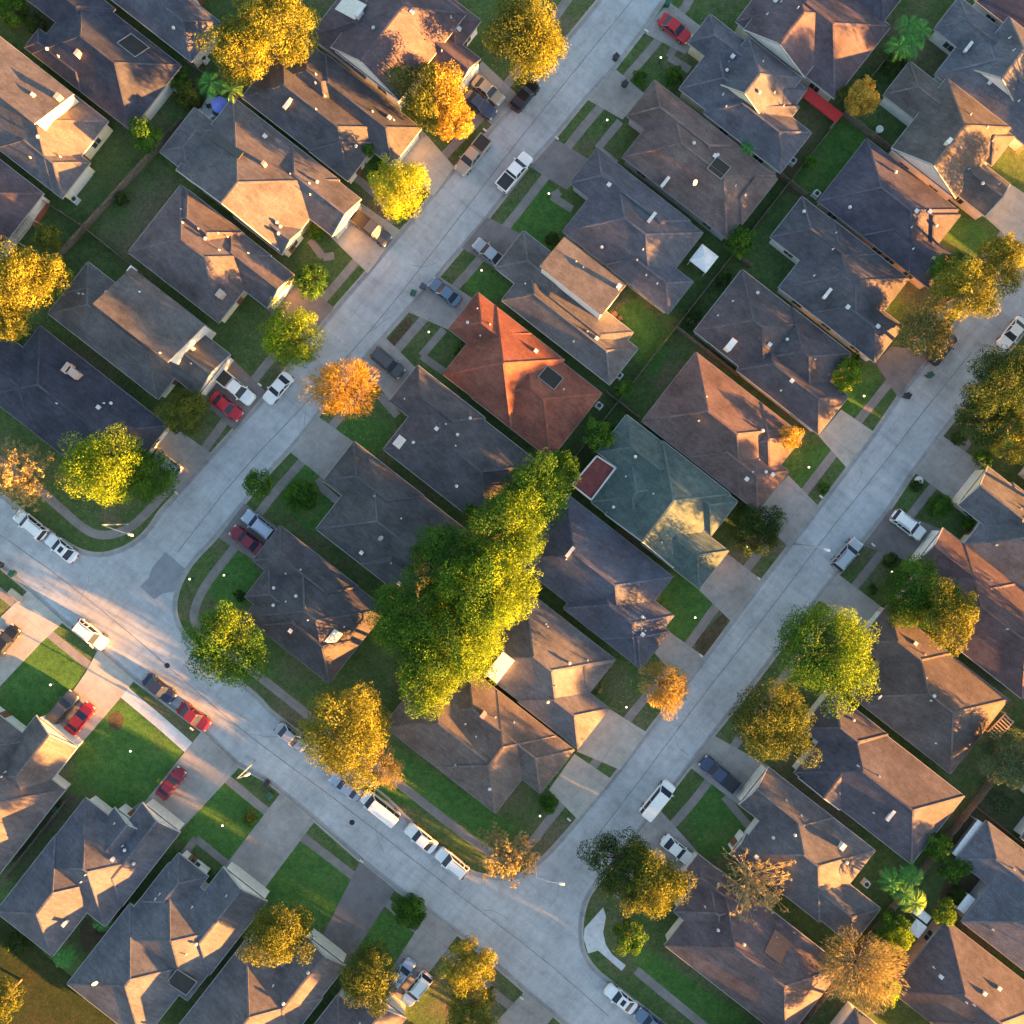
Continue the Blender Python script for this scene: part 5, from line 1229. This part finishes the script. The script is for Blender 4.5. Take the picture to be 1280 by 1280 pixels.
# air conditioners
acs = [(219, 108, 'at the lower right wall of the navy roofed house'), (93, 249, 'by the white wall at the left edge'), (255, 73, 'below the slate house at the top edge'), (1021, 242, 'behind the dark purple hip roofed house'), (991, 201, 'in the yard of the yellow gabled house'),
 (749, 507, 'right of the terracotta roofed house'), (869, 401, 'behind the white chimney house'), (450, 772, 'on the patio of the dark corner house'), (500, 547, 'left of the dark hip roof below the terracotta roof'), (1212, 897, 'beside the wooden slat deck on the right'), (774, 469, 'behind the raised tan roof house'), (1083, 1105, 'in the dark yard corner beside the grey house')]
for x, y, wh in acs:
    p = W(x, y, .7); root = empty('air_conditioner', (p.x, p.y, .12), 'pale grey air conditioner box '+wh, 'air conditioner', 'air conditioners in the yards'); O = root.location.copy()
    mb = MB(); mb.box((p.x, p.y, .5), (.8, .8, .75), ANG); mb.box((p.x, p.y, .15), (.95, .95, .06), ANG); build('casing', mb, M_VENT, root, O)
    mb = MB(); mb.tube((p.x, p.y, .88), (p.x, p.y, .91), .3, .3, 14); build('fan_grille', mb, M_BLACK, root, O)
# gazebo, umbrella, awnings, canopies, decks
def canopy(name, x, y, w, d, z, rise, m, label, cat, legs=True, ang=ANG):
    p = W(x, y, z); root = empty(name, (p.x, p.y, .12), label, cat); O = root.location.copy()
    ca, sa = math.cos(ang), math.sin(ang)
    def q(a, b, zz): return Vector((p.x+a*ca-b*sa, p.y+a*sa+b*ca, zz))
    mb = MB(); c = [q(-w/2, -d/2, z), q(w/2, -d/2, z), q(w/2, d/2, z), q(-w/2, d/2, z)]; lo = [v-Vector((0, 0, .15)) for v in c]
    if rise > 0: mb.add(c+[q(0, 0, z+rise)], [[0, 1, 4], [1, 2, 4], [2, 3, 4], [3, 0, 4]]); mb.face(c[::-1])
    else: mb.add(c+lo, [[0, 1, 2, 3], [7, 6, 5, 4]])
    mb.add(c+lo, [[0, 4, 5, 1], [1, 5, 6, 2], [2, 6, 7, 3], [3, 7, 4, 0]]); build('canopy', mb, m, root, O)
    if legs:
        for a in (-1, 1):
            for b in (-1, 1):
                mb = MB(); e = q(a*(w/2-.12), b*(d/2-.12), z-.02); mb.beam((e.x, e.y, .12), e-Vector((0, 0, .16)), .09, .09); build('leg', mb, M_TRIM, root, O)
    return root
M_CLW = mat_plain('white canvas', (.72, .72, .74), .8); M_CLR = mat_plain('red canvas', (.40, .02, .02), .8); M_CLB = mat_plain('blue canvas', (.16, .20, .62), .8)
M_REDDECK = mat_plain('red deck boards', (.17, .035, .035), .7, 0, .3, 1.5)
canopy('gazebo', 880, 323, 2.7, 2.7, 2.5, .6, M_CLW, 'white square gazebo behind the blue grey house', 'gazebo')
canopy('patio_awning', 1028, 131, 5.6, 1.5, 2.4, 0, M_CLR, 'long narrow red awning beside the orange tree', 'awning')
canopy('garden_shed', 1147, 1161, 1.7, 1.9, 2.2, .25, M_CLW, 'white shed roof behind the plum roofed house', 'shed')
canopy('garden_shed', 1153, 1144, 2.3, 1.1, 2.2, .15, M_CLW, 'narrow grey white shed roof beside the yellow green palm', 'shed')
canopy('patio_awning', 1212, 1050, 1.4, 5.5, 2.7, 0, M_CLW, 'long white patio cover on the left side of the plain grey house', 'awning', ang=ANG)
canopy('patio_awning', 1208, 1130, 1.2, 2.4, 2.3, 0, M_CLW, 'small white patio table cover beside the plain grey house', 'awning')
p = W(274, 130, 2.4); root = empty('patio_umbrella', (p.x, p.y, .12), 'blue octagonal patio umbrella on the patio behind the grey house', 'umbrella'); O = root.location.copy()
mb = MB(); ring = [(p.x+1.15*math.cos(i*math.pi/4), p.y+1.15*math.sin(i*math.pi/4), 2.15) for i in range(8)]; rin2 = [(p.x+1.12*math.cos(i*math.pi/4), p.y+1.12*math.sin(i*math.pi/4), 2.0) for i in range(8)]
mb.add(ring+[(p.x, p.y, 2.62)], [[i, (i+1) % 8, 8] for i in range(8)]); mb.add(ring+rin2, [[i, 8+i, 8+(i+1) % 8, (i+1) % 8] for i in range(8)]); build('canopy', mb, M_CLB, root, O)
mb = MB(); mb.tube((p.x, p.y, .12), (p.x, p.y, 2.6), .03, .03, 6); mb.tube((p.x, p.y, .12), (p.x, p.y, .2), .3, .25, 10); build('pole', mb, M_METAL, root, O)
# patio slab and furniture
mb = MB(); ps = poly_px([(243, 150), (262, 118), (296, 140), (262, 172)], 0); ps = [(q.x, q.y) for q in (ps if area(ps) > 0 else ps[::-1])]; mb.prism(ps, .1, .15, 0, False); S(build('patio', mb, M_NEWLITWALK))
def chair(x, y, a, label, m, seat=.42):
    p = W(x, y, .4); root = empty('patio_chair', (p.x, p.y, .15), label, 'chair', 'patio chairs in the back yards'); O = root.location.copy(); ca, sa = math.cos(a), math.sin(a)
    q = lambda X, Y: (p.x+X*ca-Y*sa, p.y+X*sa+Y*ca)
    mb = MB(); mb.box((p.x, p.y, .15+seat), (.55, .55, .06), a); build('seat', mb, m, root, O)
    mb = MB(); c = q(-.27, 0); mb.box((c[0], c[1], .15+seat+.32), (.05, .55, .55), a); build('backrest', mb, m, root, O)
    for X in (-.24, .24):
        for Y in (-.24, .24): mb = MB(); c = q(X, Y); mb.box((c[0], c[1], .15+seat/2), (.05, .05, seat), a); build('leg', mb, m, root, O)
def table(x, y, w, label, m):
    p = W(x, y, .7); root = empty('patio_table', (p.x, p.y, .15), label, 'table'); O = root.location.copy()
    mb = MB(); mb.tube((p.x, p.y, .85), (p.x, p.y, .9), w/2, w/2, 16); build('table_top', mb, m, root, O)
    mb = MB(); mb.tube((p.x, p.y, .15), (p.x, p.y, .85), .05, .05, 8); mb.tube((p.x, p.y, .15), (p.x, p.y, .19), .3, .3, 10); build('pedestal', mb, m, root, O)
chair(262, 133, .3, 'dark patio chair left of the blue umbrella', M_BLACK); chair(266, 147, 2.0, 'grey patio chair below the blue umbrella', M_METAL); chair(252, 142, -1, 'tan patio chair at the patio edge by the blue umbrella', M_TRIM)
table(270, 141, .9, 'round dark table beside the blue umbrella', M_BLACK)
table(1099, 162, 1.0, 'round white patio table below the small orange tree, upper right', M_TRIM); chair(1092, 170, .6, 'grey chair beside the round white patio table', M_METAL)
chair(775, 398, .4, 'brown patio chair behind the raised tan roof', M_DOOR); table(768, 393, .8, 'round brown patio table behind the raised tan roof', M_DOOR)
chair(1010, 120, 0, 'pink chair on the dark yard next to the red awning', M_WALL['pink'])
chair(1000, 1000, 1, 'white chair in the shaded gap beside the bare tree', M_TRIM) if False else None
# red framed deck by the teal house
cs = [(715, 606), (746, 570), (769, 585), (739, 625)]; pp = [W(x, y, 2.8) for x, y in cs]; c0 = sum(pp, Vector())/4
root = empty('roof_deck', (c0.x, c0.y, .1), 'dark red flat deck with a white frame at the corner of the teal roof', 'deck'); O = root.location.copy()
if area(pp) < 0: pp.reverse()
mb = MB(); mb.prism([(q.x, q.y) for q in pp], .1, 2.8, 0, False); build('deck_floor', mb, M_REDDECK, root, O)
mb = MB()
for i in range(4): a, b = pp[i], pp[(i+1) % 4]; mb.beam(a+Vector((0, 0, .12)), b+Vector((0, 0, .12)), .2, .3)
build('railing', mb, M_TRIM, root, O)
# brick patio with slat cover at left edge, and slat pergola at right
def pergola(cs, z, n, m, label, name='pergola', slabm=None):
    pp = [W(x, y, z) for x, y in cs]; c0 = sum(pp, Vector())/4; root = empty(name, (c0.x, c0.y, .12), label, 'pergola'); O = root.location.copy()
    for i in range(n):
        t = (i+.5)/n; mb = MB(); mb.beam(pp[0].lerp(pp[3], t), pp[1].lerp(pp[2], t), .12, .14); build('rafter', mb, m, root, O)
    mb = MB(); mb.beam(pp[0]-Vector((0, 0, .14)), pp[3]-Vector((0, 0, .14)), .12, .14); mb.beam(pp[1]-Vector((0, 0, .14)), pp[2]-Vector((0, 0, .14)), .12, .14); build('beam', mb, m, root, O)
    for q in pp: mb = MB(); mb.beam((q.x, q.y, .12), q-Vector((0, 0, .2)), .12, .12); build('post', mb, m, root, O)
pergola([(12, 292), (20, 302), (42, 275), (32, 264)], 2.3, 9, M_WALL['pink'], 'reddish slatted pergola beside the purple brown roof at the left edge')
pergola([(1236, 915), (1247, 925), (1268, 902), (1258, 892)], 2.3, 8, M_WALL['pink'], 'pinkish slatted pergola behind the dark brown house at the right edge')
mb = MB(); ps = poly_px([(36, 270), (53, 248), (64, 258), (45, 285)], 0); ps = [(q.x, q.y) for q in (ps if area(ps) > 0 else ps[::-1])]; mb.prism(ps, .1, .5, 0, False)
tag(build('brick_patio', mb, mat_plain('red brick paving', (.33, .10, .06), .85, 0, .3, 5)), 'raised red brick patio beside the purple brown roof at the left edge', 'patio')
# fountain-like white planter
p = W(1148, 601, .5); root = empty('planter', (p.x, p.y, .12), 'pale round stone planter near the kerb of the right block', 'planter'); O = root.location.copy()
mb = MB(); mb.tube((p.x, p.y, .12), (p.x, p.y, .6), .35, .6, 14); build('bowl', mb, M_TRIM, root, O)
mb = MB(); mb.sphere((p.x, p.y, .68), .42, 10, 6, 0, .6); build('plant', mb, M_TRIM, root, O)
# painted bench / lumber on strip lower left
mb = MB(); p = W(20, 744, .3); mb.box((p.x, p.y, .32), (1.9, .8, .35), ANG); mb.box((p.x, p.y, .53), (2.0, .9, .08), ANG)
tag(build('crate', mb, M_WALL['tan']), 'long tan crate on the grass strip at the left edge', 'crate')

for x, y, wh in ((440, 1028, 'near the long white van'), (209, 832, 'above the navy sedan'), (1035, 600, 'on the right street by the maroon brown house')):
    p = W(x, y, 0); mb = MB(); mb.tube((p.x, p.y, .001), (p.x, p.y, .014), .36, .35, 16)
    tag(build('manhole_cover', mb, M_TYRE), 'round dark manhole cover in the road '+wh, 'manhole cover', 'manhole covers in the road')
# ------------------------------------------------------------------ light, sky, camera
sd = Vector((math.cos(math.radians(SUN_AZ)), math.sin(math.radians(SUN_AZ)), 0)); EL = math.radians(SUN_EL)
world = bpy.data.worlds.new('World'); SC.world = world; world.use_nodes = True; nt = world.node_tree
bg = nt.nodes['Background']; sky = nt.nodes.new('ShaderNodeTexSky'); sky.sky_type = 'NISHITA'; sky.sun_disc = False
sky.sun_elevation = EL; sky.sun_rotation = math.atan2(sd.x, sd.y); sky.air_density = 1.0; sky.dust_density = 1.0; sky.ozone_density = 1.0
nt.links.new(sky.outputs['Color'], bg.inputs['Color']); bg.inputs['Strength'].default_value = SKY_ST
sl = bpy.data.lights.new('sun', 'SUN'); sl.energy = SUN_ST; sl.angle = math.radians(.5); sl.color = SUN_COL
so = bpy.data.objects.new('sun', sl); COL.objects.link(so)
dirv = Vector((sd.x*math.cos(EL), sd.y*math.cos(EL), math.sin(EL))); so.rotation_euler = (-dirv).to_track_quat('-Z', 'Y').to_euler(); so.location = (60, -40, 60)
cam = bpy.data.cameras.new('camera'); cam.sensor_width = 36; cam.sensor_height = 36; cam.lens = 18/((640/K)/H)
cam.clip_start = 1; cam.clip_end = 6000
co = bpy.data.objects.new('camera', cam); COL.objects.link(co); co.location = (0, 0, H); co.rotation_euler = (0, 0, 0); SC.camera = co
SC.view_settings.view_transform = 'Standard'; SC.view_settings.look = 'None'; SC.view_settings.gamma = 1; SC.view_settings.exposure = EXPO
